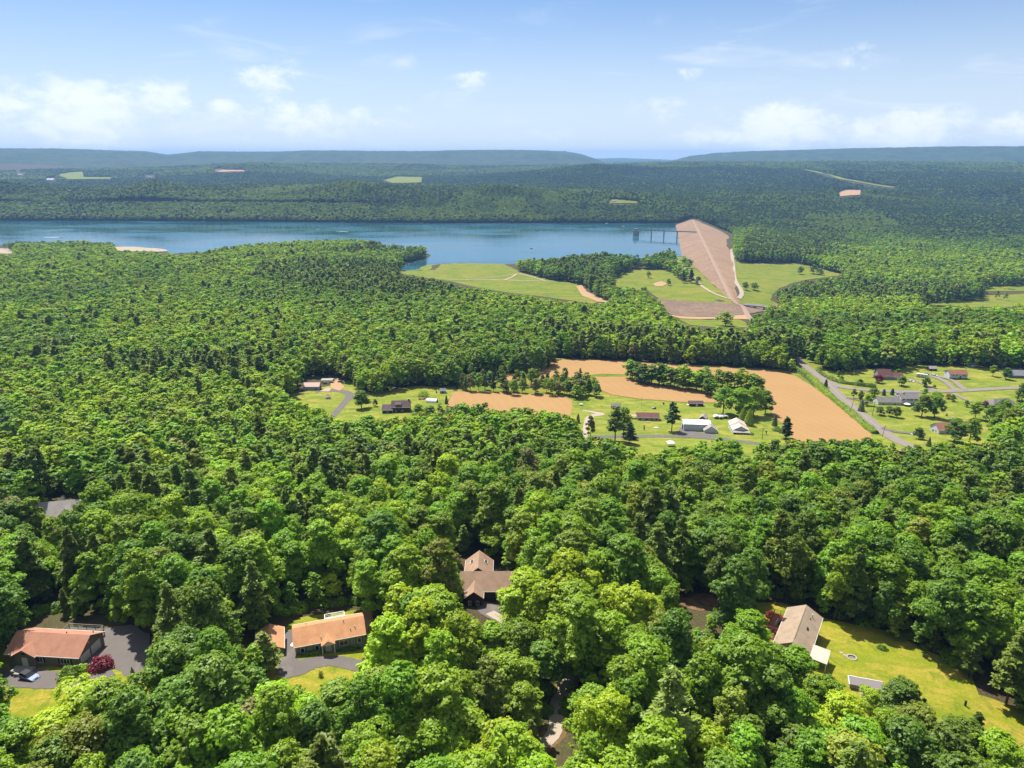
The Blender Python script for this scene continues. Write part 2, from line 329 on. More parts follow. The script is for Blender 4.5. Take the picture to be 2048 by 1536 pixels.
def _riprap(c1, c2, c3, k):
    def fn(nt, p, o, b):
        vo = nt.new('ShaderNodeTexVoronoi'); vo.inputs['Scale'].default_value = k; nt.link(p, vo.inputs['Vector'])
        c = nt.mix(nt.math('MULTIPLY', vo.outputs['Distance'], 1.1, clamp=True), c1, c2)
        c = nt.mix(nt.ramp(nt.noise(p, .035, 7, .75), [(.4, 0.), (.62, .9)]), c, c3); c = nt.mix(nt.ramp(nt.noise(p, .012, 5, .7), [(.5, 0.), (.66, .5)]), c, tuple(x * .7 for x in c2))
        return nt.mix(nt.math('MULTIPLY', nt.ramp(nt.noise(p, .22, 4, .7), [(.45, 0.), (.62, 1.)]), .45), c, tuple(x * .6 for x in c1))
    return fn
M['riprap'] = mat('riprap_rock', _riprap((0.143, 0.090, 0.059), (0.227, 0.147, 0.096), (0.271, 0.174, 0.109), .5), .95, .15)
M['downslope'] = mat('rock_faced_slope', _riprap((0.191, 0.121, 0.076), (0.271, 0.174, 0.109), (0.298, 0.190, 0.107), .35), .95, .15)
M['crest'] = mat('crest_gravel', lambda nt, p, o, b: nt.mix(nt.noise(p, .1, 5), (0.223, 0.157, 0.111), (0.267, 0.191, 0.140)), .9, .15)
M['spillrock'] = mat('cut_rock', _riprap((0.103, 0.069, 0.050), (0.178, 0.124, 0.088), (0.212, 0.140, 0.088), .22), .95, .15)
def _water(nt, p, o, b):
    n = nt.noise(nt.vmul(p, (.0035, .009, 1)), 1.0, 5, .6, .6)
    k = nt.ramp(n, [(.42, 0.), (.6, 1.)])
    b.inputs['IOR'].default_value = 1.33
    rr = nt.new('ShaderNodeMapRange'); rr.inputs[3].default_value = .03; rr.inputs[4].default_value = .16; nt.link(k, rr.inputs[0]); nt.link(rr.outputs[0], b.inputs['Roughness'])
    bp = nt.new('ShaderNodeBump'); bp.inputs['Strength'].default_value = .26; bp.inputs['Distance'].default_value = .3
    nt.link(nt.noise(nt.vmul(p, (.07, .2, 1)), 1.0, 4, .7), bp.inputs['Height']); nt.link(bp.outputs[0], b.inputs['Normal'])
    return nt.mix(k, (.014, .060, .070), (.030, .105, .150))
M['water'] = mat('lake_water', _water, .1, .5)
M['foam'] = plain('boat_wake_foam', (.75, .80, .82), .8, .1)
def _ridge(nt, p, o, b):
    c = nt.mix(nt.ramp(nt.noise(p, .010, 8, .8), [(.35, 0.), (.65, 1.)]), (.008, .020, .014), (.055, .082, .034))
    c = nt.mix(nt.ramp(nt.noise(nt.vmul(p, (.25, 1, 1)), .004, 6, .75), [(.60, 0.), (.72, .45)]), c, (.13, .10, .06))
    return c
M['ridge'] = mat('wooded_ridge', _ridge, .95, .1)
M['scar'] = plain('bare_rock_scar', (.26, .20, .16), .95, .3, .02)
def foliage(name, a, b_, trans=.38, nscale=.45, sat=1.0, vary=1.0):
    m = bpy.data.materials.new(name); m.use_nodes = True; nt = NT(m.node_tree); nt.n.clear()
    out = nt.new('ShaderNodeOutputMaterial'); df = nt.new('ShaderNodeBsdfDiffuse'); tr = nt.new('ShaderNodeBsdfTranslucent'); mx = nt.new('ShaderNodeMixShader')
    gl = nt.new('ShaderNodeBsdfGlossy'); gl.inputs['Roughness'].default_value = .5; gl.inputs['Color'].default_value = (.5, .55, .5, 1); m2 = nt.new('ShaderNodeMixShader'); m2.inputs[0].default_value = .035
    oi = nt.new('ShaderNodeObjectInfo'); obj = nt.new('ShaderNodeTexCoord').outputs['Object']
    ri = nt.new('ShaderNodeNewGeometry').outputs['Random Per Island']
    t = nt.math('ADD', nt.math('MULTIPLY', nt.noise(obj, nscale, 2, .5), .55), nt.math('MULTIPLY', ri, .45))
    c = nt.mix(t, a, b_)
    hs = nt.new('ShaderNodeHueSaturation'); nt.link(c, hs.inputs['Color'])
    nt.link(nt.math('MULTIPLY_ADD', oi.outputs['Random'], .035 * vary, .5 - .0175 * vary), hs.inputs['Hue'])
    nt.link(nt.math('MULTIPLY_ADD', nt.math('FRACT', nt.math('MULTIPLY', oi.outputs['Random'], 7.31)), .46 * vary, 1.03 - .23 * vary), hs.inputs['Value'])
    hs.inputs['Saturation'].default_value = sat
    nt.link(hs.outputs[0], df.inputs[0])
    tc = nt.mix(1.0, hs.outputs[0], (1.15, 1.15, .55), 'MULTIPLY'); nt.link(tc, tr.inputs[0])
    mx.inputs[0].default_value = trans; nt.link(df.outputs[0], mx.inputs[1]); nt.link(tr.outputs[0], mx.inputs[2])
    nt.link(mx.outputs[0], m2.inputs[1]); nt.link(gl.outputs[0], m2.inputs[2]); nt.link(m2.outputs[0], out.inputs[0])
    return m
TONES = {'lime': foliage('lime_leaves', (0.229, 0.349, 0.010), (0.370, 0.504, 0.016), .46), 'green': foliage('green_leaves', (0.145, 0.267, 0.010), (0.260, 0.398, 0.016), .46),
         'deep': foliage('deep_green_leaves', (.085, .165, .012), (.165, .26, .020), .42), 'olive': foliage('olive_leaves', (.165, .225, .018), (.27, .33, .028), .42),
         'brown': foliage('brownish_twigs', (.15, .145, .040), (.23, .22, .06), .2),
         'pine': foliage('pine_needles', (.105, .155, .022), (.20, .26, .034), .28), 'palepine': foliage('pale_pine_needles', (.125, .185, .028), (.21, .28, .042), .28),
         'spruce': foliage('spruce_needles', (.038, .074, .022), (.082, .130, .034), .12), 'red': foliage('red_leaves', (.17, .018, .025), (.30, .04, .05), .3),
         'purple': foliage('purple_leaves', (.026, .012, .015), (.055, .025, .025), .25), 'rust': foliage('rust_leaves', (.19, .10, .03), (.28, .16, .05), .3)}
TONES.update(far_deep=foliage('far_hillside_leaves', (.080, .132, .010), (.130, .195, .016), .4, vary=.5), far_green=foliage('far_light_leaves', (.125, .190, .010), (.195, .275, .016), .42, vary=.5), far_pine=foliage('far_pine_needles', (.045, .085, .018), (.078, .128, .026), .2, vary=.5))
# ------------------------------------------------------------------ ground sheet (polar grid: fine near the viewer, coarse far away)
def mesh_obj(name, v, f, m, smooth=True, parent=None):
    me = bpy.data.meshes.new(name); me.from_pydata([tuple(p) for p in v], [], [tuple(q) for q in f]); me.update()
    if m: me.materials.append(m)
    if smooth: me.polygons.foreach_set('use_smooth', [True] * len(me.polygons))
    o = bpy.data.objects.new(name, me); COL.objects.link(o)
    if parent: o.parent = parent
    return o
def polar_grid(rs, azs, zf):
    A, B = np.meshgrid(azs, rs); x = (B * np.sin(A)).ravel(); y = (B * np.cos(A)).ravel(); z = zf(x, y); n = len(azs)
    i = np.arange((len(rs) - 1) * n).reshape(-1, n)[:, :-1].ravel()
    return np.stack([x, y, z], -1).tolist(), np.stack([i, i + 1, i + n + 1, i + n], -1)[:, ::-1].tolist()
_v, _f = polar_grid(np.exp(np.linspace(math.log(30), math.log(13500), 500)), np.radians(np.linspace(-72, 72, 330)), terrain)
tag(mesh_obj('ground', _v, _f, M['ground']), 'wooded ground falling from the near hillside to the lake valley', 'ground', kind='structure')
_wp = np.array([atz(x, y, 0)[:2] for x, y in LAKE_PX]); _ctr = (_wp.min(0) + _wp.max(0)) / 2
_wx0, _wy0 = _wp.min(0) - 60; _wx1, _wy1 = _wp.max(0) + 60
_dam_u = np.array([.1950, .9808]); _dam_A = np.array([331., 1057.]); _dam_n = np.array([_dam_u[1], -_dam_u[0]])
_pe = [_dam_A + _dam_u * s - _dam_n * 20 for s in (150, 1500)]
mesh_obj_l = mesh_obj('lake', [(_wx0, _pe[0][1], 0), (*_pe[0], 0), (*_pe[1], 0), (_pe[1][0], _wy1, 0), (_wx0, _wy1, 0)], [(0, 1, 2, 3, 4)], M['water'], False)
tag(mesh_obj_l, 'blue reservoir with teal wind streaks between wooded shores', 'lake', kind='structure')

from mathutils.geometry import delaunay_2d_cdt
def densify(P, step, closed=True):
    P = [np.array(p[:2], float) for p in P]; out = []; n = len(P)
    for i in range(n if closed else n - 1):
        a, b = P[i], P[(i + 1) % n]; k = max(1, int(np.linalg.norm(b - a) / step))
        out += [a + (b - a) * j / k for j in range(k)]
    if not closed: out.append(P[-1])
    return out
def lift(x, y, off): return terrain(x, y) + off * np.maximum(1, np.hypot(x, y) / 250)
def draped(name, poly, m, off, label, cat, kind='structure', wob=.35, zf=None):
    r = np.mean([math.hypot(p[0], p[1]) for p in poly]); step = max(1.6, r * .012)
    P = densify(poly, step); rnd = random.Random(name + label)
    P = [p + np.array([rnd.uniform(-1, 1), rnd.uniform(-1, 1)]) * wob * max(1, r / 400) for p in P]
    q = np.array(P); x0, y0 = q.min(0); x1, y1 = q.max(0)
    gx, gy = np.meshgrid(np.arange(x0, x1, step * 1.5), np.arange(y0, y1, step * 1.5)); gx = gx.ravel(); gy = gy.ravel()
    k = inpoly(gx, gy, P); k[k] = polydist(gx[k], gy[k], P) > step * .5
    pts = [Vector(p) for p in P] + [Vector((a, b)) for a, b in zip(gx[k], gy[k])]
    n = len(P)
    res = delaunay_2d_cdt(pts, [(i, (i + 1) % n) for i in range(n)], [], 1, 1e-4)
    v = np.array([(p.x, p.y) for p in res[0]]); z = (zf or (lambda a, b: lift(a, b, off)))(v[:, 0], v[:, 1])
    f = [t if (v[t[1]] - v[t[0]])[0] * (v[t[2]] - v[t[0]])[1] - (v[t[1]] - v[t[0]])[1] * (v[t[2]] - v[t[0]])[0] > 0 else t[::-1] for t in res[2]]
    return tag(mesh_obj(name, np.column_stack([v, z]), f, m), label, cat, kind=kind)
def px(poly): return [gr(*p)[:2] for p in poly]
def smooth_line(P, k=6):
    P = [np.array(p[:2], float) for p in P]; P = [2 * P[0] - P[1]] + P + [2 * P[-1] - P[-2]]; o = []
    for i in range(1, len(P) - 2):
        a, b, c, d = P[i-1:i+3]
        for j in range(k):
            t = j / k; o.append(.5 * (2 * b + (c - a) * t + (2 * a - 5 * b + 4 * c - d) * t * t + (3 * b - a - 3 * c + d) * t ** 3))
    return o + [P[-2]]
def ribbon(name, pts, w, m, off, label, cat, kind='structure', side=0.0, nx=4):
    """strip of width w (or widths) along ground points"""
    L = smooth_line(pts, 8); L = [np.array(p) for p in L]; v = []; f = []; n = len(L)
    ws = np.interp(np.linspace(0, 1, n), np.linspace(0, 1, len(w)), w) if hasattr(w, '__len__') else [w] * n
    rw = random.Random(label)
    ws = [q * (1 + rw.uniform(-.07, .07)) for q in ws]
    for i, p in enumerate(L):
        t = L[min(i + 1, n - 1)] - L[max(i - 1, 0)]; t = t / (np.linalg.norm(t) + 1e-9); q = np.array([-t[1], t[0]])
        for j in range(nx + 1): v.append(p + q * (side + (j / nx - .5) * ws[i]))
    v = np.array(v); z = lift(v[:, 0], v[:, 1], off); k = nx + 1
    for i in range(n - 1):
        for j in range(nx): f.append((i * k + j, (i + 1) * k + j, (i + 1) * k + j + 1, i * k + j + 1)[::-1])
    return tag(mesh_obj(name, np.column_stack([v, z]), f, m), label, cat, kind=kind)

# ------------------------------------------------------------------ lawns, fields, drives and roads
CL1 = [(560,787),(604,784),(606,757),(660,751),(692,757),(708,782),(760,790),(828,774),(906,775),(1010,783),(1128,791),(1146,803),(1144,822),(1120,828),(1085,816),(1035,810),(1005,812),(960,806),(900,806),(880,802),(850,812),(812,830),(766,831),(700,832),(662,827),(640,815),(605,797)]
CL2 = [(1103,717),(1180,719),(1262,722),(1345,728),(1480,735),(1545,740),(1590,750),(1640,784),(1690,824),(1745,867),(1700,876),(1655,878),(1590,877),(1520,888),(1490,882),(1440,874),(1400,874),(1352,892),(1330,892),(1310,905),(1285,905),(1270,884),(1215,872),(1175,868),(1150,838),(1146,803),(1200,790),(1198,752),(1135,735)]
CL3 = [(1588,714),(1601,714),(1650,744),(1700,745),(1745,737),(1800,740),(1850,731),(1950,736),(1990,737),(2060,740),(2060,800),(1990,802),(1972,830),(1985,862),(1965,884),(1900,878),(1850,888),(1800,890),(1760,874),(1745,868),(1690,824),(1600,742)]
draped('rough_grass', px([(1090,716),(1262,722),(1480,735),(1560,738),(1600,748),(1760,885),(1640,918),(1560,905),(1500,840),(1200,790),(1130,757)]), M['meadow'], .03, 'rough grass margins round the tan fields and hedgerows', 'rough grass')
draped('rough_grass', px([(1585,708),(1612,712),(1650,735),(1760,868),(1720,868),(1640,790)]), M['meadow'], .04, 'grassy verge along the country road', 'verge')
draped('lawn', px([(560,790),(606,785),(700,762),(740,786),(830,772),(912,773),(905,785),(893,808),(900,830),(840,850),(740,858),(620,850),(560,815)]), M['lawn'], .06, 'mown lawn round the pink roofed garage and the dark gabled house', 'lawn')
draped('lawn', px([(1100,790),(1200,786),(1215,790),(1280,800),(1360,806),(1428,808),(1430,790),(1545,800),(1540,832),(1575,855),(1600,900),(1540,920),(1300,935),(1240,915),(1160,895),(1110,850)]), M['lawn'], .06, 'long farm lawn between the tilled fields and the lane', 'lawn')
draped('lawn', px([(1600,735),(1640,742),(1745,738),(1850,730),(1950,735),(2150,738),(2150,925),(1900,925),(1790,915),(1740,885),(1690,820)]), M['lawn'], .06, 'neighbourhood lawns on both sides of the side road', 'lawn')
draped('rough_grass', px([(915,770),(1000,760),(1130,756),(1190,752),(1215,790),(1150,800),(1050,790),(915,786)]), M['meadow'], .04, 'rough grass under the thicket above the left tan field', 'rough grass')
draped('field', px([(906,783),(1000,784),(1060,788),(1128,792),(1143,801),(1146,812),(1140,830),(1080,838),(1000,830),(892,812)]), M['soil'], .10, 'tan tilled field behind the woods, leftmost of the bare fields', 'field')
draped('field', px([(1000,750),(1050,738),(1100,720),(1180,720),(1262,724),(1345,729),(1480,737),(1545,741),(1575,748),(1550,760),(1500,760),(1400,760),(1300,757),(1256,750),(1200,748),(1130,757),(1010,762)]), M['soil'], .10, 'tan tilled strip along the far tree line behind the hedgerow', 'field')
draped('field', px([(1190,754),(1256,754),(1290,762),(1350,772),(1430,786),(1440,800),(1428,806),(1360,804),(1280,798),(1225,790),(1203,782)]), M['soil'], .13, 'tan tilled field in the middle, bordering the farm lawn', 'field')
draped('field', px([(1500,748),(1545,743),(1590,752),(1625,774),(1680,815),(1745,868),(1738,905),(1640,912),(1588,900),(1578,856),(1545,834),(1537,800),(1530,775)]), M['soil'], .16, 'large tan tilled field beside the country road', 'field')
ribbon('road', px([(1590,712),(1604,727),(1622,741),(1643,757),(1654,766),(1680,792),(1720,826),(1765,862),(1800,884),(1850,905),(1900,925)]), [6.5,6.5,7,7.5,7.5,7.5,7.5,7.5], M['road'], .16, 'pale country road running down past the large tan field', 'road')
ribbon('road_marking', px([(1600,723),(1622,741),(1643,757),(1654,766),(1680,792),(1720,826),(1765,862),(1800,884)]), .35, M['line'], .22, 'faint pale centre line on the country road', 'road marking')
ribbon('road', px([(1652,764),(1680,774),(1740,781),(1830,784),(1900,783),(1960,780),(2060,776)]), [12,7.5,7,7,7,7,7], M['road'], .19, 'pale side road leading right between the suburban lawns', 'road')
ribbon('road', px([(1140,872),(1200,874),(1270,873),(1330,873),(1400,874),(1470,882),(1520,888)]), 6, M['asphalt'], .12, 'grey farm lane passing the ranch house and white barn', 'lane')
draped('driveway', px([(1352,872),(1358,858),(1368,850),(1376,862),(1402,866),(1440,872),(1436,880),(1400,878)]), M['asphalt'], .15, 'grey gravelled yard in front of the white barn', 'driveway')
ribbon('driveway', px([(630,784),(660,781),(692,785),(700,792),(690,805),(675,822),(660,838)]), [4,7,7,6,4.5,4.5,4.5], M['asphalt'], .12, 'mauve grey drive curving from the garage to the lane', 'driveway')
draped('driveway', px([(640,783),(655,776),(664,777),(658,784)]), M['beach'], .15, 'pale concrete apron at the garage door', 'driveway')
draped('gravel_patch', px([(660,766),(675,757),(690,775),(680,782),(662,777)]), M['sand'], .13, 'yellowish gravel yard with parked vehicles behind the garage', 'gravel yard')
ribbon('driveway', px([(1170,876),(1172,850),(1180,834),(1200,828),(1165,821)]), [3,3,4,6,2], M['gravel'], .12, 'pale gravel drive looping behind the tall dark pine', 'driveway')
ribbon('driveway', px([(1822,760),(1845,768),(1870,783)]), [3.5,3.5,5], M['road'], .22, 'short drive with a white car beside the red maple house', 'driveway')
ribbon('driveway', px([(1855,752),(1875,757),(1892,766),(1905,777),(1913,783)]), [5,5,3.5,3.5,5], M['road'], .22, 'drive beside the camper trailer', 'driveway')
ribbon('driveway', px([(1880,754),(1905,762),(1930,781)]), [6,3.5,4.5], M['road'], .25, 'drive leading to the white raised ranch', 'driveway')
ribbon('driveway', px([(1905,787),(1925,797),(1942,805)]), 3, M['road'], .22, 'pale footpath crossing the lawn to the hip roofed house', 'path')
ribbon('driveway', px([(1692,797),(1710,799),(1725,803),(1745,806)]), 4, M['asphalt'], .22, 'dark drive to the white colonial house', 'driveway')
ribbon('driveway', px([(1762,857),(1790,864),(1825,868),(1850,870)]), 4, M['asphalt'], .22, 'dark drive to the house with the white chimney', 'driveway')
# near ground
draped('lawn', px([(1480,1205),(1560,1205),(1660,1240),(1780,1262),(1860,1305),(1930,1330),(1960,1390),(2120,1440),(2120,1490),(2120,1560),(1950,1530),(1800,1500),(1650,1470),(1560,1400),(1460,1290)]), M['dry_lawn'], .06, 'large sunburnt lawn beside the brown roofed house with the red deck', 'lawn')
draped('lawn', px([(560,1262),(600,1235),(745,1215),(745,1300),(720,1320),(760,1380),(740,1480),(590,1480),(520,1370),(480,1310)]), M['dry_lawn'], .06, 'small yellow green lawn round the orange roofed house', 'lawn')
draped('lawn', px([(-60,1300),(0,1290),(60,1330),(160,1340),(250,1330),(310,1345),(330,1420),(240,1540),(0,1560),(-60,1450)]), M['dry_lawn'], .06, 'patchy grass below the salmon roofed house', 'lawn')
draped('bare_ground', px([(1335,1194),(1370,1187),(1410,1189),(1455,1206),(1470,1222),(1430,1216),(1400,1222),(1345,1212)]), M['litter'], .06, 'patch of leaf littered tan earth in the woods left of the red deck', 'bare ground', wob=.8)
draped('bare_ground', px([(700,1235),(745,1215),(745,1240),(735,1262)]), M['sand'], .09, 'bare tan earth behind the orange roofed house', 'bare ground')
draped('driveway', px([(190,1300),(206,1258),(262,1250),(300,1270),(302,1352),(262,1356),(228,1340),(200,1330),(166,1335)]), M['asphalt'], .10, 'wide dark asphalt apron beside the white garage doors', 'driveway')
ribbon('driveway', px([(225,1342),(190,1356),(140,1360),(90,1360),(45,1356),(-40,1352)]), [4,4,5,5.5,5.5,5], M['asphalt'], .13, 'dark drive where the blue car stands', 'driveway')
ribbon('driveway', px([(575,1262),(577,1290),(578,1320),(572,1350)]), [3.2,3.2,4,5], M['asphalt'], .10, 'dark drive between the orange roofed house and its garage', 'driveway')
ribbon('driveway', px([(560,1345),(590,1338),(625,1327),(660,1322),(690,1326),(722,1334)]), [5,6,4.5,4.2,4.2,4], M['asphalt'], .13, 'curving drive in front of the orange roofed house', 'driveway')
draped('driveway', px([(948,1206),(964,1200),(1010,1216),(1000,1235),(984,1240),(956,1222)]), M['asphalt'], .10, 'grey drive in front of the tan house among trees', 'driveway')
draped('bare_ground', px([(1090,1400),(1105,1372),(1135,1366),(1135,1420),(1128,1480),(1105,1510),(1062,1510),(1068,1475),(1095,1455)]), M['litter'], .05, 'leaf littered verge of the pale gravel track', 'bare ground', wob=.8)
ribbon('driveway', px([(980,1225),(1030,1255),(1080,1280),(1130,1318),(1140,1352),(1126,1384),(1113,1408),(1113,1440),(1108,1466),(1090,1486),(1062,1500),(1030,1545)]), 2.7, M['gravel'], .10, 'pale gravel track through the trees at the bottom of the view', 'track')
ribbon('path', px([(1700,1366),(1722,1384),(1736,1392),(1742,1410)]), 1.6, M['concrete'], .14, 'pale concrete path beside the sunken ramp', 'path')

# ------------------------------------------------------------------ grassland, tracks and bare ground round the dam
FA = [(790,546),(820,536),(846,532),(866,527.5),(920,525.5),(1000,528),(1045,546),(1100,560),(1157,568),(1165,590),(1208,602),(1185,608),(1120,598),(1040,588),(960,577),(895,562)]
FB = [(1180,578),(1225,552),(1268,538),(1326,540),(1345,530),(1320,520),(1350,514),(1372,514),(1390,535),(1428,572),(1466,600),(1476,612),(1400,608),(1320,600),(1295,582),(1215,582)]
FBV = [[(1232,553),(1268,539),(1326,540),(1345,548),(1362,562),(1404,570),(1434,589),(1464,604),(1476,612),(1400,606),(1320,599),(1302,588),(1300,576),(1270,575),(1232,566)], [(1350,514),(1372,514),(1390,535),(1428,572),(1404,566),(1385,548),(1370,532)]]
FC = [(1464,516),(1480,526),(1590,527),(1630,534),(1660,543),(1692,550),(1640,556),(1600,562),(1556,578),(1545,590),(1540,600),(1566,612),(1480,607),(1474,598),(1482,588),(1466,552)]
FD = [(1350,634),(1420,640),(1470,634),(1490,644),(1500,655),(1440,655),(1380,650)]
draped('meadow', px(FA), M['meadow'], .06, 'mown meadow above the near lake shore', 'meadow')
draped('meadow', px(FB), M['meadow'], .06, 'mown meadow on the lake side of the dam', 'meadow')
draped('meadow', px(FC), M['meadow'], .06, 'mown meadow at the dry foot of the dam', 'meadow')
draped('meadow', px(FD), M['meadow'], .06, 'strip of grass below the cut rock spillway', 'meadow')
draped('meadow', px([(1835,600),(1950,592),(2080,586),(2080,612),(1960,615),(1880,616)]), M['meadow'], .06, 'strip of grass beyond the woods at the far right', 'meadow')
draped('meadow', px([(1950,566),(2080,564),(2080,581),(1975,583)]), M['meadow'], .06, 'narrow clearing in the woods at the far right', 'meadow')
ribbon('track', px([(895,560),(950,560),(1005,560),(1040,562),(1110,563)]), 5, M['beach'], .12, 'pale dirt track crossing the mown meadow by the lake', 'track')
ribbon('track', px([(1008,561),(1025,554),(1037,548),(1062,554),(1090,562)]), 4.5, M['beach'], .15, 'pale dirt track branching up to the shore trees', 'track')
ribbon('track', px([(930,560),(975,556),(1030,549)]), 3, M['beach'], .13, 'faint track along the mown meadow', 'track')
draped('bare_ground', px([(1152,574),(1163,570),(1175,585),(1215,600),(1222,606),(1195,604),(1165,592)]), M['sand'], .14, 'pinkish bare earth bank curving along the meadow edge', 'bare ground')
draped('bare_ground', px([(1306,567),(1322,563),(1336,568),(1325,573),(1310,573)]), M['sand'], .14, 'small bare patch in the dam meadow', 'bare ground')
draped('bare_ground', px([(1461,498),(1471,499),(1473,512),(1466,518)]), M['sand'], .12, 'orange bare earth at the dry side of the dam', 'bare ground')
draped('spillway_cut', px([(1292,607),(1318,599),(1400,605),(1463,608),(1530,611),(1560,609),(1575,614),(1500,628),(1450,634),(1365,633),(1333,629)]), M['spillrock'], .18, 'brown cut rock channel of the spillway below the dam meadow', 'spillway')
draped('bare_ground', px([(1335,630),(1365,633.5),(1450,634.5),(1490,630),(1500,640),(1440,638),(1360,638)]), M['sand'], .2, 'orange earth along the foot of the spillway', 'bare ground')
ribbon('road', px([(1400,570),(1410,577),(1425,586),(1448,595),(1466,600)]), 5, M['beach'], .16, 'pale road curving across the meadow to the dam crest', 'road')
ribbon('road', px([(1350,518),(1362,530),(1372,540),(1395,562),(1404,572)]), 4, M['beach'], .16, 'pale lane from the lake point to the meadow', 'road')
ribbon('road', px([(1466,602),(1473,608),(1484,612.5),(1489,620),(1497,634),(1512,648),(1540,668),(1590,712)]), 7, M['crest'], .25, 'pale road leading off the dam past the spillway', 'road')
ribbon('track', px([(1463,502),(1466,530),(1470,560),(1483,585),(1478,598)]), 7, M['gravel'], .2, 'pale track along the dry toe of the dam', 'track')
draped('beach', px([(222,494),(290,494),(328,498),(335,503),(318,504),(240,503)]), M['beach'], .12, 'sandy swimming beach on the near shore', 'beach')
draped('parking_lot', px([(-60,497),(22,498),(27,508),(-60,508)]), M['beach'], .12, 'pale parking lot by the lake at the left edge', 'parking lot')
FAR = [[(116,350),(140,346),(166,344),(168,355),(226,355.5),(220,359),(136,360)], [(766,361),(793,354),(845,355),(842,366),(782,367)], [(1217,403),(1227,399),(1276,403),(1274,407),(1220,408)], [(1677,385),(1690,381),(1722,381),(1721,391),(1680,394)]]
for _p, _l in zip(FAR, ('olive farm field on the plateau beyond the lake at the far left', 'olive clearing on the wooded plateau beyond the lake', 'small clearing with a house above the far shore', 'tan clearing above the far end of the dam')):
    draped('field', px(_p), M['meadow'] if 'tan' not in _l else M['sand'], .2, _l, 'field')
FAR.append([(430,343.5),(445,340.5),(490,341),(488,344),(440,345)])
draped('field', px(FAR[-1]), M['sand'], .2, 'thin tan field high on the far plateau', 'field')
ribbon('clearing_strip', px([(1609,340),(1640,347),(1674,355.6),(1710,363),(1742,369),(1790,376)]), 40, M['meadow'], .2, 'cleared power line strip crossing the far wooded ridge', 'clearing')

# ------------------------------------------------------------------ far ridges with the gap between them
def ridge(name, D, prof, rin, rout, base, label):
    pa = np.array([math.atan2((p[0] - 1024) / FPX, 1 * math.cos(PITCH) + math.sin(PITCH) * (768 - p[1]) / FPX) for p in prof])
    pz = []
    for p in prof:
        d = ray(*p); pz.append(CAMZ + D * d[2] / math.hypot(d[0], d[1]))
    pz = np.array(pz)
    def zf(x, y):
        a = np.arctan2(x, y); r = np.hypot(x, y); top = np.interp(a, pa, pz)
        t = np.where(r < D, (D - r) / rin, (r - D) / rout); t = np.clip(t, 0, 1); g = vnoise(x / 420, y / 420, 7) - .5
        s = .5 + .5 * np.cos(np.pi * t ** .9)
        return base + (top - base) * s + g * 110 * s * (1 - s) * 2 + (vnoise(x / 130, y / 400, 8) - .5) * 50 * s * (1 - s) * 2 + (vnoise(x / 45, y / 45, 9) - .5) * 8 * s
    az = np.linspace(pa[0], pa[-1], 800)
    v, f = polar_grid(np.linspace(D - rin, D + rout, 60), az, zf)
    return tag(mesh_obj(name, v, f, M['ridge']), label, 'mountain ridge', kind='structure'), zf
_, zl = ridge('hill', 9600, [(-700,299),(-300,296),(0,296.5),(120,297),(230,301),(290,302.5),(335,309.5),(400,302.5),(500,303.5),(560,303),(620,300.5),(760,302),(860,302),(930,300),(1050,300),(1130,302.5),(1165,309),(1195,319),(1228,332),(1250,342)], 2600, 1500, 90, 'long blue green ridge left of the gap')
_, zr = ridge('hill', 9600, [(1296,343),(1312,333),(1340,322),(1380,312),(1430,306),(1500,302.5),(1600,300),(1700,297),(1800,294.5),(1900,293),(2048,292.5),(2400,293),(2800,296)], 2600, 1500, 90, 'long blue green ridge right of the gap')
ridge('hill', 17500, [(1000,320),(1150,319),(1200,317),(1245,316),(1300,318),(1350,320),(1500,321)], 3000, 2000, 60, 'pale far hills seen through the gap')
ridge('hill', 13500, [(1120,330),(1200,323),(1240,322),(1290,321),(1310,320.5),(1360,328)], 1500, 1500, 60, 'low blue hill in the middle of the gap')

# ------------------------------------------------------------------ earth dam
def dam():
    root = empty('earth_dam', (*_dam_A, 17), 0, 'long pinkish rock faced earth dam with a pale crest road', 'dam')
    ss = np.arange(-10, 1500, 12.0); L = []
    up, dn, cr = [], [], []
    rnd = np.random.RandomState(4)
    def P(s, w, z): q = _dam_A + _dam_u * s + _dam_n * w; return (q[0] - _dam_A[0], q[1] - _dam_A[1], z - 17)
    rows = []
    for s in ss:
        z = 18.6 - .6 * math.exp(-s / 60)
        a = max(0., min(1, (s + 10) / 260)); b = max(0., min(1, (1500 - s) / 90))
        ku = 1.9 + .7 * a; kd = 2.2 + 1.2 * a
        rows.append((s, z, ku, kd))
    def strip(name, wz, m, par):
        v = []; f = []
        for s, z, ku, kd in rows:
            for w, dz in wz(z, ku, kd): v.append(P(s, w, z + dz))
        k = len(v) // len(rows)
        for i in range(len(rows) - 1):
            for j in range(k - 1): f.append((i * k + j, i * k + j + 1, (i + 1) * k + j + 1, (i + 1) * k + j))
        return mesh_obj(name, v, f, m, False, par)
    strip('crest_road', lambda z, ku, kd: [(-2.7, .12), (0, .3), (2.7, .12)], M['crest'], root)
    strip('upstream_face', lambda z, ku, kd: [(-7 - ku * h, -h) for h in (42, 30, 20, 12, 6, 2)] + [(-6, 0), (-2.7, .1)], M['riprap'], root)
    strip('downstream_face', lambda z, ku, kd: [(2.7, .1), (6, 0)] + [(6 + kd * h, -h) for h in (3, 9, 18, 30, 45, 60)], M['downslope'], root)
dam()
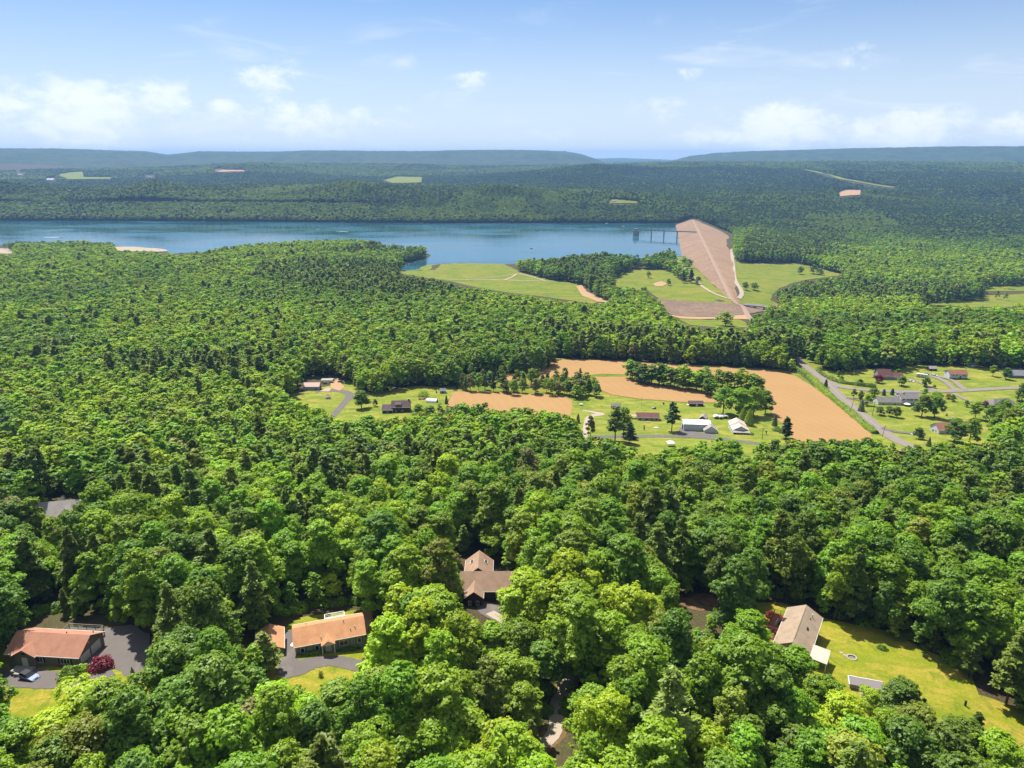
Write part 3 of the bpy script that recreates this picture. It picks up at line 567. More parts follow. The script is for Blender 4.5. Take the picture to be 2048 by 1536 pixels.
def intake():
    b = atz(1272, 471, 0); top = 20.0
    e = atz(1394, 464.5, 18.8)
    root = empty('intake_tower', (b[0], b[1], 0), math.atan2(e[1] - b[1], e[0] - b[0]), 'square grey concrete intake tower standing in the lake near the dam', 'tower')
    m = MB(); m.box(0, 0, -8, 14, 14, 8 + 15); m.build('tower_shaft', M['concrete'], root)
    m = MB(); m.box(0, 0, 15, 16, 16, 1.2); m.build('deck', M['metal'], root)
    m = MB(); m.box(-1, 0, 16.2, 9, 8, 4.0); m.build('gatehouse', M['greywood'], root)
    m = MB(); m.box(-1, 0, 20.2, 10, 9, .5); m.build('roof', M['metal'], root)
    m = MB()
    for x in (-7.6, 7.6):
        for y in np.arange(-7.6, 7.7, 3.04): m.box(x, y, 16.2, .15, .15, 1.2)
    for y in (-7.6, 7.6): m.box(0, y, 17.3, 15.2, .12, .12)
    for x in (-7.6, 7.6): m.box(x, 0, 17.3, .12, 15.2, .12)
    m.build('railing', M['metal'], root)
    L = math.hypot(e[0] - b[0], e[1] - b[1])
    br = empty('access_bridge', (b[0], b[1], 0), root.rotation_euler[2], 'slender pale footbridge on piers linking the intake tower to the dam', 'bridge')
    m = MB(); m.obox((8.2, -2, 15.4), (L - 8, 0, 2.6), (0, 4, 0), (0, 0, 1.5)); m.build('deck', M['concrete'], br)
    for s in (-1.95, 1.85):
        m = MB(); m.obox((8.2, s, 16.9), (L - 8, 0, 2.6), (0, .1, 0), (0, 0, 1.1)); m.build('railing', M['metal'], br)
    for pxx in (1304, 1332, 1361):
        f_ = (pxx - 1275) / (1394 - 1275); x = 8 + f_ * (L - 8) * .93
        m = MB(); m.box(x, 0, -10, 2.2, 4.5, 10 + 15.3 + 2.6 * f_); m.box(x, 0, 14.2 + 2.6 * f_, 3, 6, 1.0); m.build('pier', M['concrete'], br)
intake()
def spill_bridge():
    a = gr(1487, 611.5); b = gr(1532, 621); L = math.hypot(*(b - a)[:2])
    root = empty('road_bridge', (a[0], a[1], a[2]), math.atan2(b[1] - a[1], b[0] - a[0]), 'pale concrete road bridge over the cut rock spillway', 'bridge')
    m = MB(); m.box(L / 2, 0, .5, L, 8, 1.4); m.build('deck', M['concrete'], root)
    for s in (-4, 4):
        m = MB(); m.box(L / 2, s, 1.9, L, .4, 1.1); m.build('parapet', M['trim'], root)
    for t in (.08, .5, .92):
        m = MB(); m.box(L * t, 0, -14, 2.5, 7, 14.5); m.build('pier', M['concrete'], root)
spill_bridge()
# ------------------------------------------------------------------ trees: crowns of many leaf sprays on limbs
def quads_mesh(name, c, n, size, m, aspect=None, along=None, rs=None):
    """one small bent leaf spray per point: c centres, n facing, size edge lengths; along = long direction"""
    k = len(c); rs = rs or np.random.RandomState(1)
    n = n / (np.linalg.norm(n, axis=1, keepdims=True) + 1e-9)
    a = rs.normal(size=(k, 3)) if along is None else along
    a = a - n * (a * n).sum(1, keepdims=True); a /= np.linalg.norm(a, axis=1, keepdims=True) + 1e-9
    b = np.cross(n, a); s = size[:, None]; asp = 1.0 if aspect is None else aspect
    j = lambda: rs.uniform(.7, 1.25, (k, 1))
    p0 = c - a * s * asp * .5 * j(); p2 = c + a * s * asp * .5 * j(); p1 = c - b * s * .42 * j() + n * s * .12; p3 = c + b * s * .42 * j() + n * s * .12
    v = np.stack([p0, p1, p2, p3], 1).reshape(-1, 3); me = bpy.data.meshes.new(name)
    me.vertices.add(4 * k); me.vertices.foreach_set('co', v.ravel()); me.loops.add(4 * k); me.loops.foreach_set('vertex_index', np.arange(4 * k, dtype=np.int32))
    me.polygons.add(k); me.polygons.foreach_set('loop_start', np.arange(0, 4 * k, 4, dtype=np.int32)); me.update(calc_edges=True); me.validate()
    me.materials.append(m); return me
def unit(rs, k):
    v = rs.normal(size=(k, 3)); return v / np.linalg.norm(v, axis=1, keepdims=True)
def broadleaf(seed, n, size, H=17.0, Rc=4.4, base=.26, nl=14, shape=1.0, up=.5, rough=.34):
    """lobed irregular crown: lobes on the limbs, each broken into leaf clumps with gaps between"""
    rs = np.random.RandomState(seed); C = []; Nn = []; lob = []
    for k in range(nl):
        t = (k + rs.uniform(.1, .9)) / nl; t = t ** .85
        env = Rc * (math.sin(math.pi * (.16 + .76 * t)) ** .7) * shape
        a = k * 2.4 + rs.uniform(-.6, .6); rr = env * rs.uniform(.35, .92) * (1 if t < .9 else .4)
        z = H * (base + (1 - base) * t * .93) + rs.uniform(-.6, .6); rad = rs.uniform(.22, .46) * Rc * (1.05 - .35 * t)
        lob.append((np.array([rr * math.cos(a), rr * math.sin(a), z - rad * .4]), rad))
    lob.append((np.array([rs.uniform(-.5, .5), rs.uniform(-.5, .5), H - Rc * .42]), Rc * .40)); lob.append((np.array([0, 0, H * .60]), Rc * .62))
    w = np.array([l[1] ** 2 for l in lob]); w /= w.sum()
    for (c, r), q in zip(lob, w):
        k = int(n * q) + 3; m = max(3, int(k / 16)); d = unit(rs, m * 3); d = d[(d[:, 2] > -.5) | (rs.uniform(size=len(d)) < .2)][:m]; m = len(d)
        cc = c + d * r * np.array([1, 1, .85]) * rs.uniform(.62, 1.16, (m, 1)); i = rs.randint(0, m, k)
        u = unit(rs, k); p = cc[i] + u * (rs.uniform(.15, 1, (k, 1)) ** .5) * (r * .30) * np.array([1, 1, .7])
        C.append(p); Nn.append(d[i] * .45 + u * .4 + rs.normal(size=(k, 3)) * rough + np.array([0, 0, up]))
    C = np.concatenate(C); Nn = np.concatenate(Nn)
    return C, Nn, rs.uniform(.65, 1.35, len(C)) * size, rs
def pine(seed, n, size, H=20.0, Rc=3.6, base=.22, slim=1.0, droop=.15, gap=1.25):
    """whorls of feathery boughs, with gaps between the tiers"""
    rs = np.random.RandomState(seed); C = []; Nn = []; Al = []; z = H * base; br = []
    while z < H * .985:
        t = (z / H - base) / (1 - base); L = Rc * slim * (1 - t) ** .75 * (.55 + .45 * min(1, t * 5 + .35))
        nb = rs.randint(4, 7)
        for k in range(nb): br.append((z + rs.uniform(-.4, .4), rs.uniform(0, 6.28), L * rs.uniform(.65, 1.2) + .35))
        z += gap * (1.1 - .55 * t)
    w = np.array([b[2] for b in br]); w /= w.sum()
    for (z, a, L), q in zip(br, w):
        k = max(2, int(n * q)); s = rs.uniform(.12, 1, k) ** .7; dr = np.array([math.cos(a), math.sin(a), 0]); sd = np.array([-dr[1], dr[0], 0])
        lat = rs.normal(size=k) * .26 * L * (1.05 - s * .75)
        p = np.array([0, 0, z]) + dr * (s * L)[:, None] + sd * lat[:, None] + np.array([0, 0, 1.]) * (-droop * L * s ** 2 + .22 * s * L * .6 + rs.normal(size=k) * .16)[:, None]
        C.append(p); Nn.append(np.array([0, 0, 1.]) + rs.normal(size=(k, 3)) * .5); Al.append(dr + sd * np.sign(lat)[:, None] * .8 + rs.normal(size=(k, 3)) * .3)
    C = np.concatenate(C); return C, np.concatenate(Nn), np.concatenate(Al), rs.uniform(.7, 1.3, len(C)) * size, rs
def cone_tree(seed, n, size, H=10.0, Rc=2.6, base=.04, pw=.8):
    """dense conical or columnar evergreen"""
    rs = np.random.RandomState(seed); t = 1 - rs.uniform(0, 1, n) ** .6; t = np.clip(t, 0, .985); a = rs.uniform(0, 6.28, n)
    r = Rc * (1 - t) ** pw * (.82 + .22 * np.sin(a * 5 + t * 31) * .6 + rs.uniform(-.18, .1, n)) * np.minimum(1, .6 + t * 8)
    d = np.stack([np.cos(a), np.sin(a), 0 * a], 1); C = d * r[:, None]; C[:, 2] = H * (base + (1 - base) * t)
    Nn = d + np.array([0, 0, .55]) + rs.normal(size=(n, 3)) * .4
    return C, Nn, d * .6 + np.array([0, 0, -.5]), rs.uniform(.7, 1.3, n) * size, rs
def trunk_mesh(name, H, r, limbs, seed, m, base=.3, spread=3.0):
    rs = np.random.RandomState(seed); b = MB(); lean = rs.uniform(-.25, .25, 2)
    q = lambda t: np.array([lean[0] * t * 2, lean[1] * t * 2, -.6 + (H + .6) * t])
    for i, (t0, t1) in enumerate(((0, .35), (.35, .65), (.65, .93))): b.tube(q(t0), q(t1), r * (1 - t0 * .85), r * (1 - t1 * .85), 7)
    for k in range(limbs):
        t = base + (.85 - base) * (k + .5) / limbs; a = k * 2.4 + rs.uniform(-.4, .4); L = spread * rs.uniform(.6, 1) * (1.15 - t * .7)
        p = q(t); b.tube(p, p + np.array([math.cos(a) * L, math.sin(a) * L, L * .55]), r * .34 * (1.2 - t), r * .08, 5)
    return b.mesh(name, m, True)
BSH = [dict(seed=1), dict(seed=2, Rc=4.9, H=16, nl=16), dict(seed=3, Rc=3.7, H=18.5, nl=13), dict(seed=4, Rc=4.5, H=17.5, nl=18), dict(seed=5, Rc=5.3, H=16.5, nl=17, base=.3), dict(seed=6, Rc=3.5, H=15, nl=11, base=.2), dict(seed=7, Rc=4.2, H=19, nl=15, base=.38)]
PSH = [dict(seed=21), dict(seed=22, Rc=4.3, H=21, gap=1.6), dict(seed=23, Rc=3.0, H=18, gap=1.1), dict(seed=24, Rc=3.9, H=22, base=.35, gap=1.7)]
_cache = {}
def crown(kind, v, lod, tone):
    key = (kind, v, lod, tone)
    if key in _cache: return _cache[key]
    g = (kind, v, lod)
    if kind == 'broadleaf':
        n, s = {0: (13000, .35), 1: (3400, .62), 2: (800, 1.2), 3: (170, 2.4)}[lod]
        if g not in _cache: _cache[g] = broadleaf(n=n, size=s, up=(.6, .6, .5, .5)[lod], rough=(.34, .26, .16, .12)[lod], **BSH[v])
        c, nn, sz, rs = _cache[g]; me = quads_mesh('broadleaf_crown', c, nn, sz, TONES[tone], 1.25, None, np.random.RandomState(9))
    elif kind == 'pine':
        n, s = {0: (6000, .5), 1: (1900, .85), 2: (520, 1.3), 3: (120, 2.2)}[lod]
        if g not in _cache: _cache[g] = pine(n=n, size=s, **PSH[v])
        c, nn, al, sz, rs = _cache[g]; me = quads_mesh('pine_crown', c, nn, sz, TONES[tone], 1.7, al, np.random.RandomState(9))
    else:
        c, nn, al, sz, rs = cone_tree(**CONES[v], n={0: 1800, 1: 700, 2: 300}[lod], size={0: .4, 1: .6, 2: .9}[lod]); me = quads_mesh('evergreen_crown', c, nn, sz, TONES[tone], 1.5, al, np.random.RandomState(9))
    _cache[key] = me; return me
CONES = [dict(seed=31, H=11, Rc=2.9, pw=.62), dict(seed=32, H=10, Rc=3.4, pw=.95), dict(seed=33, H=6, Rc=1.2, pw=.45)]
def trunk(kind, v):
    key = ('trunk', kind, v)
    if key not in _cache:
        if kind == 'broadleaf': b = BSH[v]; _cache[key] = trunk_mesh('tree_trunk', b.get('H', 17) * .9, .27, 9, v, M['bark'], b.get('base', .26), b.get('Rc', 4.4) * .75)
        elif kind == 'pine': b = PSH[v]; _cache[key] = trunk_mesh('pine_trunk', b.get('H', 20) * .97, .25, 0, v, M['bark'])
        else: _cache[key] = trunk_mesh('evergreen_trunk', CONES[v]['H'] * .9, .16, 0, v, M['bark'])
    return _cache[key]
KNAME = {'broadleaf': 'broadleaf_tree', 'pine': 'pine_tree', 'cone': 'evergreen_tree'}
def put_tree(kind, v, lod, tone, loc, sc, rz, label, cat, group=None, name=None):
    """one tree: an empty at its foot with crown and trunk as parts; repeats share mesh data"""
    t = empty(name or KNAME[kind], loc, rz, label, cat, group); t.scale = sc if hasattr(sc, '__len__') else (sc, sc, sc)
    for nm, me in (('crown', crown(kind, v, lod, tone)), ('trunk', trunk(kind, v))):
        o = bpy.data.objects.new(nm, me); COL.objects.link(o); o.parent = t
    return t
def yard(kind, v, tone, p, height, width, label, cat='tree', name=None, group=None, lod=0, rz=None):
    """single garden tree standing at pixel p, of given height and crown width in metres"""
    g = gr(*p); H = {'broadleaf': BSH, 'pine': PSH, 'cone': CONES}[kind][v].get('H', {'broadleaf': 17, 'pine': 20}.get(kind, 10))
    Rc = {'broadleaf': BSH, 'pine': PSH, 'cone': CONES}[kind][v].get('Rc', {'broadleaf': 4.4, 'pine': 3.6}.get(kind, 3))
    sz = height / H; sx = width / (2 * Rc * (1.05 if kind == 'broadleaf' else 1))
    return put_tree(kind, v, lod, tone, (g[0], g[1], g[2] - .1), (sx, sx, sz), rz if rz is not None else (p[0] * .7) % 6.28, label, cat, group, name)
def treetop(kind, v, tone, p, height, width, label, name=None, lod=0):
    """tree of given height whose top shows at pixel p"""
    g = gr(p[0], p[1], height); H = (BSH if kind == 'broadleaf' else PSH)[v].get('H', 17 if kind == 'broadleaf' else 20); Rc = (BSH if kind == 'broadleaf' else PSH)[v].get('Rc', 4.4 if kind == 'broadleaf' else 3.6)
    KEEPOUT.append(((g[0], g[1]), width * .36)); sx = width / 2 / Rc
    return put_tree(kind, v, lod, tone, (g[0], g[1], g[2] - .1), (sx, sx, height / H), p[0] % 6.28, label, 'tree', None, name)
def bush(name, tone, p, h, w, label, cat='shrub', n=700, seed=3, group=None, loc=None):
    rs = np.random.RandomState(seed); d = unit(rs, n); d[:, 2] = np.abs(d[:, 2])
    c = d * np.array([w / 2, w / 2, h]) * (rs.uniform(.75, 1.05, (n, 1)) * (1 + .18 * np.sin(d[:, :1] * 5 + seed) * np.cos(d[:, 1:2] * 6)))
    g = loc if loc is not None else gr(*p); t = empty(name, tuple(g), 0, label, cat, group)
    o = bpy.data.objects.new('foliage', quads_mesh('shrub_foliage', c, d + rs.normal(size=(n, 3)) * .5 + np.array([0, 0, .3]), rs.uniform(.6, 1.3, n) * .28 * (w / 3) ** .5, TONES[tone], 1.4, None, rs)); COL.objects.link(o); o.parent = t
    b = MB(); b.tube((0, 0, -.2), (0, 0, h * .6), .09, .05, 6); b.tube((0, 0, .1), (w * .2, .1, h * .6), .05, .03, 5); b.tube((0, 0, .1), (-w * .2, -.1, h * .6), .05, .03, 5); b.build('stem', M['bark'], t)
    return t
# ------------------------------------------------------------------ houses and outbuildings
KEEPOUT = []; NYARD = {'broadleaf': 0}
RF = {'salmon': shingle('salmon_shingles', (.50, .245, .16)), 'orange': shingle('orange_shingles', (.62, .315, .155)), 'tan': shingle('tan_shingles', (.42, .28, .19)), 'brown': shingle('brown_shingles', (.40, .305, .215)),
      'grey': shingle('grey_shingles', (.24, .215, .215)), 'mauve': shingle('dark_mauve_shingles', (.15, .105, .115)), 'maroon': shingle('maroon_shingles', (.20, .095, .085)), 'redbrown': shingle('red_brown_shingles', (.32, .14, .09)),
      'pink': plain('faded_pink_metal_roof', (.58, .36, .31), .6, .08), 'white': plain('white_metal_roof', (.76, .77, .78), .5, .05), 'palegrey': shingle('pale_grey_shingles', (.40, .36, .34)), 'bluegrey': shingle('blue_grey_shingles', (.27, .28, .32))}
WL = {'taupe': siding('taupe_siding', (.22, .19, .14)), 'sage': siding('sage_siding', (.29, .31, .245)), 'white': siding('white_siding', (.66, .68, .72)), 'darkbrown': siding('dark_brown_siding', (.055, .035, .03), .25),
      'cream': siding('cream_siding', (.50, .46, .38)), 'bluegrey': siding('blue_grey_siding', (.30, .32, .37)), 'barnwhite': siding('white_ribbed_metal', (.70, .72, .76), .3, True), 'darkred': siding('dark_red_boards', (.10, .028, .025), .25, True),
      'grey': siding('grey_siding', (.33, .33, .33)), 'brick': M['brick'], 'beige': siding('beige_siding', (.46, .38, .29)), 'palegreen': siding('pale_green_grey_metal', (.42, .47, .47), .3, True)}
class House:
    """frame: x along the ridge, y to the back; sides F (y-), B (y+), R (x+), L (x-)"""
    def __init__(s, name, label, cat, c, ang, z=None, group=None):
        zz = terrain([c[0]], [c[1]])[0] if z is None else z
        s.root = empty(name, (c[0], c[1], zz), R(ang), label, cat, group); s.b = None
    def block(s, L, W, h, rise, wall, roof, ov=.4, at=(0, 0), turn=0, z0=0, hip=0.0, down=1.5, wname='wall', rname='roof', gable=True):
        a = R(turn); ca, sa = math.cos(a), math.sin(a)
        T = lambda x, y, z: (at[0] + x * ca - y * sa, at[1] + x * sa + y * ca, z0 + z)
        s.b = dict(T=T, L=L, W=W, h=h, a=a); w = W / 2; l = L / 2
        m = MB(); top = [(-w, h), (w, h)] if not gable or hip else [(-w, h), (0, h + rise), (w, h)]
        sec = [(-w, -down)] + top + [(w, -down)]
        m.prism([T(-l, y, z) for y, z in sec], np.array(T(l, 0, 0)) - np.array(T(-l, 0, 0))); m.build(wname, wall, s.root)
        k = rise / w; e = w + ov; le = l + ov; th_ = .16; m = MB()
        if rise <= 0:
            m.obox(T(-le, -e, h), np.array(T(le, 0, 0)) - np.array(T(-le, 0, 0)), np.array(T(0, e, 0)) - np.array(T(0, -e, 0)), (0, 0, .2))
        elif hip:
            hx = le - hip * e; v = [T(-le, -e, h - k * ov), T(le, -e, h - k * ov), T(le, e, h - k * ov), T(-le, e, h - k * ov), T(-hx, 0, h + rise + .1), T(hx, 0, h + rise + .1)]; v += [T(-le, -e, h - k * ov - th_), T(le, -e, h - k * ov - th_), T(le, e, h - k * ov - th_), T(-le, e, h - k * ov - th_)]
            m.add(v, [(0, 1, 5, 4), (1, 2, 5), (2, 3, 4, 5), (3, 0, 4), (6, 7, 1, 0), (7, 8, 2, 1), (8, 9, 3, 2), (9, 6, 0, 3), (9, 8, 7, 6)])
        else:
            z1 = h - k * ov + .03; z2 = h + rise + .03
            v = [T(x, y, z) for x in (-le, le) for y, z in ((-e, z1), (0, z2), (e, z1), (e, z1 + th_), (0, z2 + th_), (-e, z1 + th_))]
            m.add(v, [(0, 5, 4, 1), (1, 4, 3, 2), (6, 7, 10, 11), (7, 8, 9, 10), (5, 11, 10, 4), (4, 10, 9, 3), (0, 6, 11, 5), (2, 3, 9, 8), (0, 1, 7, 6), (1, 2, 8, 7)])
        o = m.build(rname, roof, s.root); s.roof = o
        if rise > 0 and not hip and ov > .2:
            for y in (-e, e):
                m = MB(); m.obox(T(-le, y - .03 if y < 0 else y - .03, z1 - .02), np.array(T(le, 0, 0)) - np.array(T(-le, 0, 0)), np.array(T(0, .06, 0)) - np.array(T(0, 0, 0)), (0, 0, .2)); m.build('gutter', M['trim'], o)
        return s
    def face(s, side, u, z):
        b = s.b; T = b['T']; l, w = b['L'] / 2, b['W'] / 2
        x, y, ux, uy, nx, ny = {'F': (u, -w, 1, 0, 0, -1), 'B': (-u, w, -1, 0, 0, 1), 'R': (l, u, 0, 1, 1, 0), 'L': (-l, -u, 0, -1, -1, 0)}[side]
        o = np.array(T(x, y, z)); z0 = np.array(T(0, 0, 0)); U = np.array(T(ux, uy, 0)) - z0; N_ = np.array(T(nx, ny, 0)) - z0
        return o, U, N_, np.array([0, 0, 1.])
    def window(s, side, u, z, w=1.1, h=1.3, bars=1, shutter=None, light=False):
        o, U, N_, Z = s.face(side, u, z); f = .10; m = MB(); d = N_ * .09
        q = lambda a, b_, c, e, dd=d: m.obox(o + U * a + Z * b_ - N_ * .02, U * (c - a), Z * (e - b_), dd)
        q(-w / 2, 0, -w / 2 + f, h); q(w / 2 - f, 0, w / 2, h); q(-w / 2 + f, 0, w / 2 - f, f); q(-w / 2 + f, h - f, w / 2 - f, h)
        for k in range(bars): x = -w / 2 + w * (k + 1) / (bars + 1); q(x - .035, f, x + .035, h - f, N_ * .08)
        fr = m.build('window', M['trim'], s.root)
        m = MB(); m.obox(o - U * (w / 2 - f) + Z * f - N_ * .02, U * (w - 2 * f), Z * (h - 2 * f), N_ * .05); m.build('pane', M['glass_light'] if light else M['glass'], fr)
        if shutter:
            for sg in (-1, 1):
                m = MB(); m.obox(o + U * (sg * (w / 2 + .24) - .2) + Z * 0 - N_ * .02, U * .4, Z * h, N_ * .07); m.build('shutter', shutter, s.root)
        return s
    def door(s, side, u, w=1.0, h=2.05, m_=None, z=0, name='door', panels=False):
        o, U, N_, Z = s.face(side, u, z); m = MB(); m.obox(o - U * w / 2 - N_ * .02, U * w, Z * h, N_ * .07); d = m.build(name, m_ or M['white'], s.root)
        m = MB()
        if panels:
            for k in range(1, 4): m.obox(o - U * (w / 2 - .03) + Z * (h * k / 4) + N_ * .05, U * (w - .06), Z * .04, N_ * .015)
            m.build('panel_groove', M['metal'], d)
        else: m.obox(o + U * (w * .35) + Z * (h * .48) + N_ * .05, U * .07, Z * .12, N_ * .06); m.build('handle', M['metal'], d)
        m = MB(); t = .1
        m.obox(o - U * (w / 2 + t) - N_ * .02, U * t, Z * (h + t), N_ * .09); m.obox(o + U * (w / 2) - N_ * .02, U * t, Z * (h + t), N_ * .09); m.obox(o - U * w / 2 + Z * h - N_ * .02, U * w, Z * t, N_ * .09)
        m.build('door_frame' if name == 'door' else 'garage_door_frame', M['trim'], s.root); return s
    def part(s, name, m, fn):
        mb = MB(); fn(mb); return mb.build(name, m, s.root)
    def vent(s, x, y, z, h=.7, r=.09, m=None):
        return s.part('roof_vent', m or M['metal'], lambda b: b.tube((x, y, z - .3), (x, y, z + h), r, r, 8))
    def deck(s, x, y, sx, sy, z, m, rail, post=1.8, rh=1.0, sides='FBLR', down=2.0):
        d = s.part('deck', m, lambda b: [b.box(x, y, z - .15, sx, sy, .15)] + [b.box(x + a * (sx / 2 - .15), y + c * (sy / 2 - .15), z - down, .16, .16, down - .15) for a in (-1, 1) for c in (-1, 1)])
        def fn(b):
            for sd in sides:
                if sd in 'FB': yy = y + (sy / 2 - .06) * (-1 if sd == 'F' else 1); n = max(2, int(sx / post)); [b.box(x - sx / 2 + .06 + (sx - .12) * i / n, yy, z, .1, .1, rh) for i in range(n + 1)]; b.box(x, yy, z + rh, sx, .13, .06); b.box(x, yy, z + .15, sx, .05, .06); b.box(x, yy, z + rh * .55, sx, .05, .05)
                else: xx = x + (sx / 2 - .06) * (-1 if sd == 'L' else 1); n = max(2, int(sy / post)); [b.box(xx, y - sy / 2 + .06 + (sy - .12) * i / n, z, .1, .1, rh) for i in range(n + 1)]; b.box(xx, y, z + rh, .13, sy, .06); b.box(xx, y, z + .15, .05, sy, .06); b.box(xx, y, z + rh * .55, .05, sy, .05)
        s.part('railing', rail, fn); return s
    def chimney(s, x, y, z0, h, w=.8, m=None):
        o = s.part('chimney', m or M['brick'], lambda b: b.box(x, y, z0, w, w, h)); c = MB(); c.box(x, y, z0 + h, w + .16, w + .16, .14); c.build('chimney_cap', M['concrete'], o); return s
def ang(p, q): return math.degrees(math.atan2(q[1] - p[1], q[0] - p[0]))
dk = plain('dark_shutter', (.03, .028, .025), .7)
# salmon roofed house, lower left
H = House('house', 'long taupe house with salmon shingle roof and two white garage doors', 'house', (-99.9, 131.9), -4.7, 123.8)
H.block(16.2, 8.2, 2.75, 2.3, WL['taupe'], RF['salmon'], .4)
H.window('F', -5.6, .75, 1.2, 1.5, 0, dk).window('F', -1.2, .75, 2.2, 1.5, 2, dk).window('F', 4.9, .75, 2.2, 1.5, 2, dk)
H.door('R', -2.2, 2.75, 2.2, M['white'], name='garage_door', panels=True).door('R', 1.35, 2.75, 2.2, M['white'], name='garage_door', panels=True)
H.part('wall_lamp', M['white'], lambda b: b.box(8.13, -.5, 3.6, .12, .3, .3))
for x, y, z in ((2.6, .6, 4.75), (6.9, 2.9, 3.5)): H.vent(x, y, z, .45, .12, M['dark'])
H.block(4.6, 4.6, 2.75, 1.35, WL['taupe'], RF['salmon'], .35, at=(-3.8, -2.35), turn=90, rname='porch_roof', wname='porch_wall')
H.door('L', 0, 1.05, 2.1, M['white']); H.part('porch_step', M['concrete'], lambda b: (b.box(-3.8, -5.6, -1.0, 4.4, 1.8, 1.15), b.box(-3.8, -6.8, -1.0, 2.2, .6, 1.0)))
H.part('gable_vent', M['dark'], lambda b: b.prism([(-4.4, -4.70, 3.0), (-3.2, -4.70, 3.0), (-3.8, -4.70, 3.5)], (0, .04, 0)))
H.deck(1.2, 6.2, 8.5, 4.0, .5, M['greywood'], M['greywood'], sides='BLR')
# orange roofed house
H = House('house', 'sage grey house with orange shingle roof, white portico and white trim', 'house', (-41.5, 137.5), 17.4, 122.7)
H.block(15.0, 7.7, 3.0, 1.9, WL['sage'], RF['orange'], .38)
sg = plain('sage_shutter', (.16, .175, .135), .7)
for u, w in ((-6.0, .95), (-2.9, .95), (6.3, .95)): H.window('F', u, 1.0, w, 1.35, 0, sg)
H.window('F', 2.9, 1.0, 1.9, 1.35, 1, sg).door('F', -.5, 1.05, 2.1, M['white'])
H.part('portico_roof', RF['orange'], lambda b: [b.prism([(-.5 - 1.5, -5.4, 2.75), (-.5, -5.4, 3.75), (-.5, -5.4, 3.9), (-.5 - 1.5, -5.4, 2.9)], (0, 3.4, 0)), b.prism([(-.5 + 1.5, -5.4, 2.75), (-.5 + 1.5, -5.4, 2.9), (-.5, -5.4, 3.9), (-.5, -5.4, 3.75)], (0, 3.4, 0))])
H.part('portico_gable', M['trim'], lambda b: b.prism([(-1.85, -5.25, 2.72), (.85, -5.25, 2.72), (-.5, -5.25, 3.68)], (0, .1, 0)))
for x in (-1.8, .8): H.part('portico_post', M['trim'], lambda b: b.box(x, -5.2, -.3, .16, .16, 3.0))
H.part('porch_step', M['concrete'], lambda b: (b.box(-.5, -4.7, -.9, 2.7, 1.5, 1.0), b.box(-.5, -5.75, -.9, 2.0, .5, .75), b.box(-.5, -6.25, -.9, 2.0, .5, .45)))
for x, y, z in ((3.3, -.5, 4.8), (4.6, -2.6, 3.75), (5.6, -2.3, 3.9), (-1.9, -3.2, 3.45), (-4.8, 1.8, 4.1)): H.vent(x, y, z, .55, .09, M['metal'])
H.deck(1.6, 5.4, 4.6, 2.6, 1.6, M['white'], M['trim'], sides='BLR'); H.part('side_steps', M['trim'], lambda b: [b.box(-8.1 - .3 * k, 0, -.8, .3, 1.4, 1.7 - .3 * k) for k in range(4)])
H.part('heat_pump', M['metal'], lambda b: b.box(8.1, -2.8, -.5, .8, .8, 1.3))
# garage of the orange roofed house
c = atz(541, 1280, 125.6); e = ang(atz(583.8, 1258, 126), atz(726.7, 1233, 126))
H = House('garage', 'small garage with orange shingle roof half hidden by a pine, left of the orange house', 'garage', (c[0] - .3, c[1] + .4), 107.4, 122.8)
H.block(7.2, 5.6, 2.5, 1.35, WL['sage'], RF['orange'], .35).door('L', 0, 2.7, 2.2, M['white'], name='garage_door', panels=True).window('F', 0, .9, 1, 1.1)
KEEPOUT += [((-41.5, 137.5), 9.5), ((-99.9, 131.9), 10), ((c[0], c[1]), 4.2)]
# tan house with skylights
H = House('house', 'tan shingle roofed house with two skylights and dark brown walls among trees', 'house', (-5.0, 163.9), 0, 118.0)
H.block(16.5, 8.4, 3.1, 2.9, WL['darkbrown'], RF['tan'], .4)
H.window('F', 1.5, .9, 1.4, 1.3, 1).window('F', 5.5, .9, 1.4, 1.3, 1); H.vent(.6, .6, 5.8, .45, .16, M['dark'])
H.block(8.0, 7.0, 3.1, 2.8, WL['darkbrown'], RF['tan'], .4, at=(-4.0, 6.2), turn=90, wname='rear_wing_wall', rname='rear_wing_roof')
for sgn in (-1, 1):
    x0 = -4.0 + sgn * 1.9; z0 = 3.1 + 2.8 * (1 - 1.9 / 3.5) + .28
    def sk(b, x0=x0, z0=z0, sgn=sgn): b.obox((x0 - .4, 6.4, z0 + sgn * .4 * .8), (.8, 0, -.8 * .8 * sgn), (0, 1.3, 0), (.05 * sgn, 0, .1))
    o = H.part('skylight', M['trim'], sk); m = MB(); m.obox((x0 - .3, 6.5, z0 + sgn * .3 * .8 + .1), (.6, 0, -.6 * .8 * sgn), (0, 1.1, 0), (.03 * sgn, 0, .05)); m.build('pane', M['glass'], o)
H.block(4.6, 4.2, 3.0, 1.6, WL['darkbrown'], RF['tan'], .4, at=(-4.7, -4.7), turn=90, wname='front_wing_wall', rname='front_wing_roof')
H.window('L', .9, .6, .9, 1.3, 1).window('L', -1.1, .6, .8, 1.3, 1); H.door('R', -.3, .9, 2.0, M['white'])
c = gr(921, 1145); t = empty('satellite_dish', (-11.8, 171.0, terrain([-11.8], [171.0])[0]), 0, 'white satellite dish on a post beside the tan house', 'satellite dish')
m = MB(); m.tube((0, 0, -.3), (0, 0, 2.6), .07, .07, 8); m.build('post', M['metal'], t)
m = MB(); m.lathe((0, 0, 2.5), [(.15, 0), (.8, .18), (1.25, .5), (1.25, .56), (.7, .28), (.1, .12)], 14); m.build('dish', M['white'], t)
m = MB(); m.tube((0, 0, 2.6), (0, 0, 3.5), .04, .04, 6); m.box(0, 0, 3.4, .2, .2, .2); m.build('feed_arm', M['metal'], t)
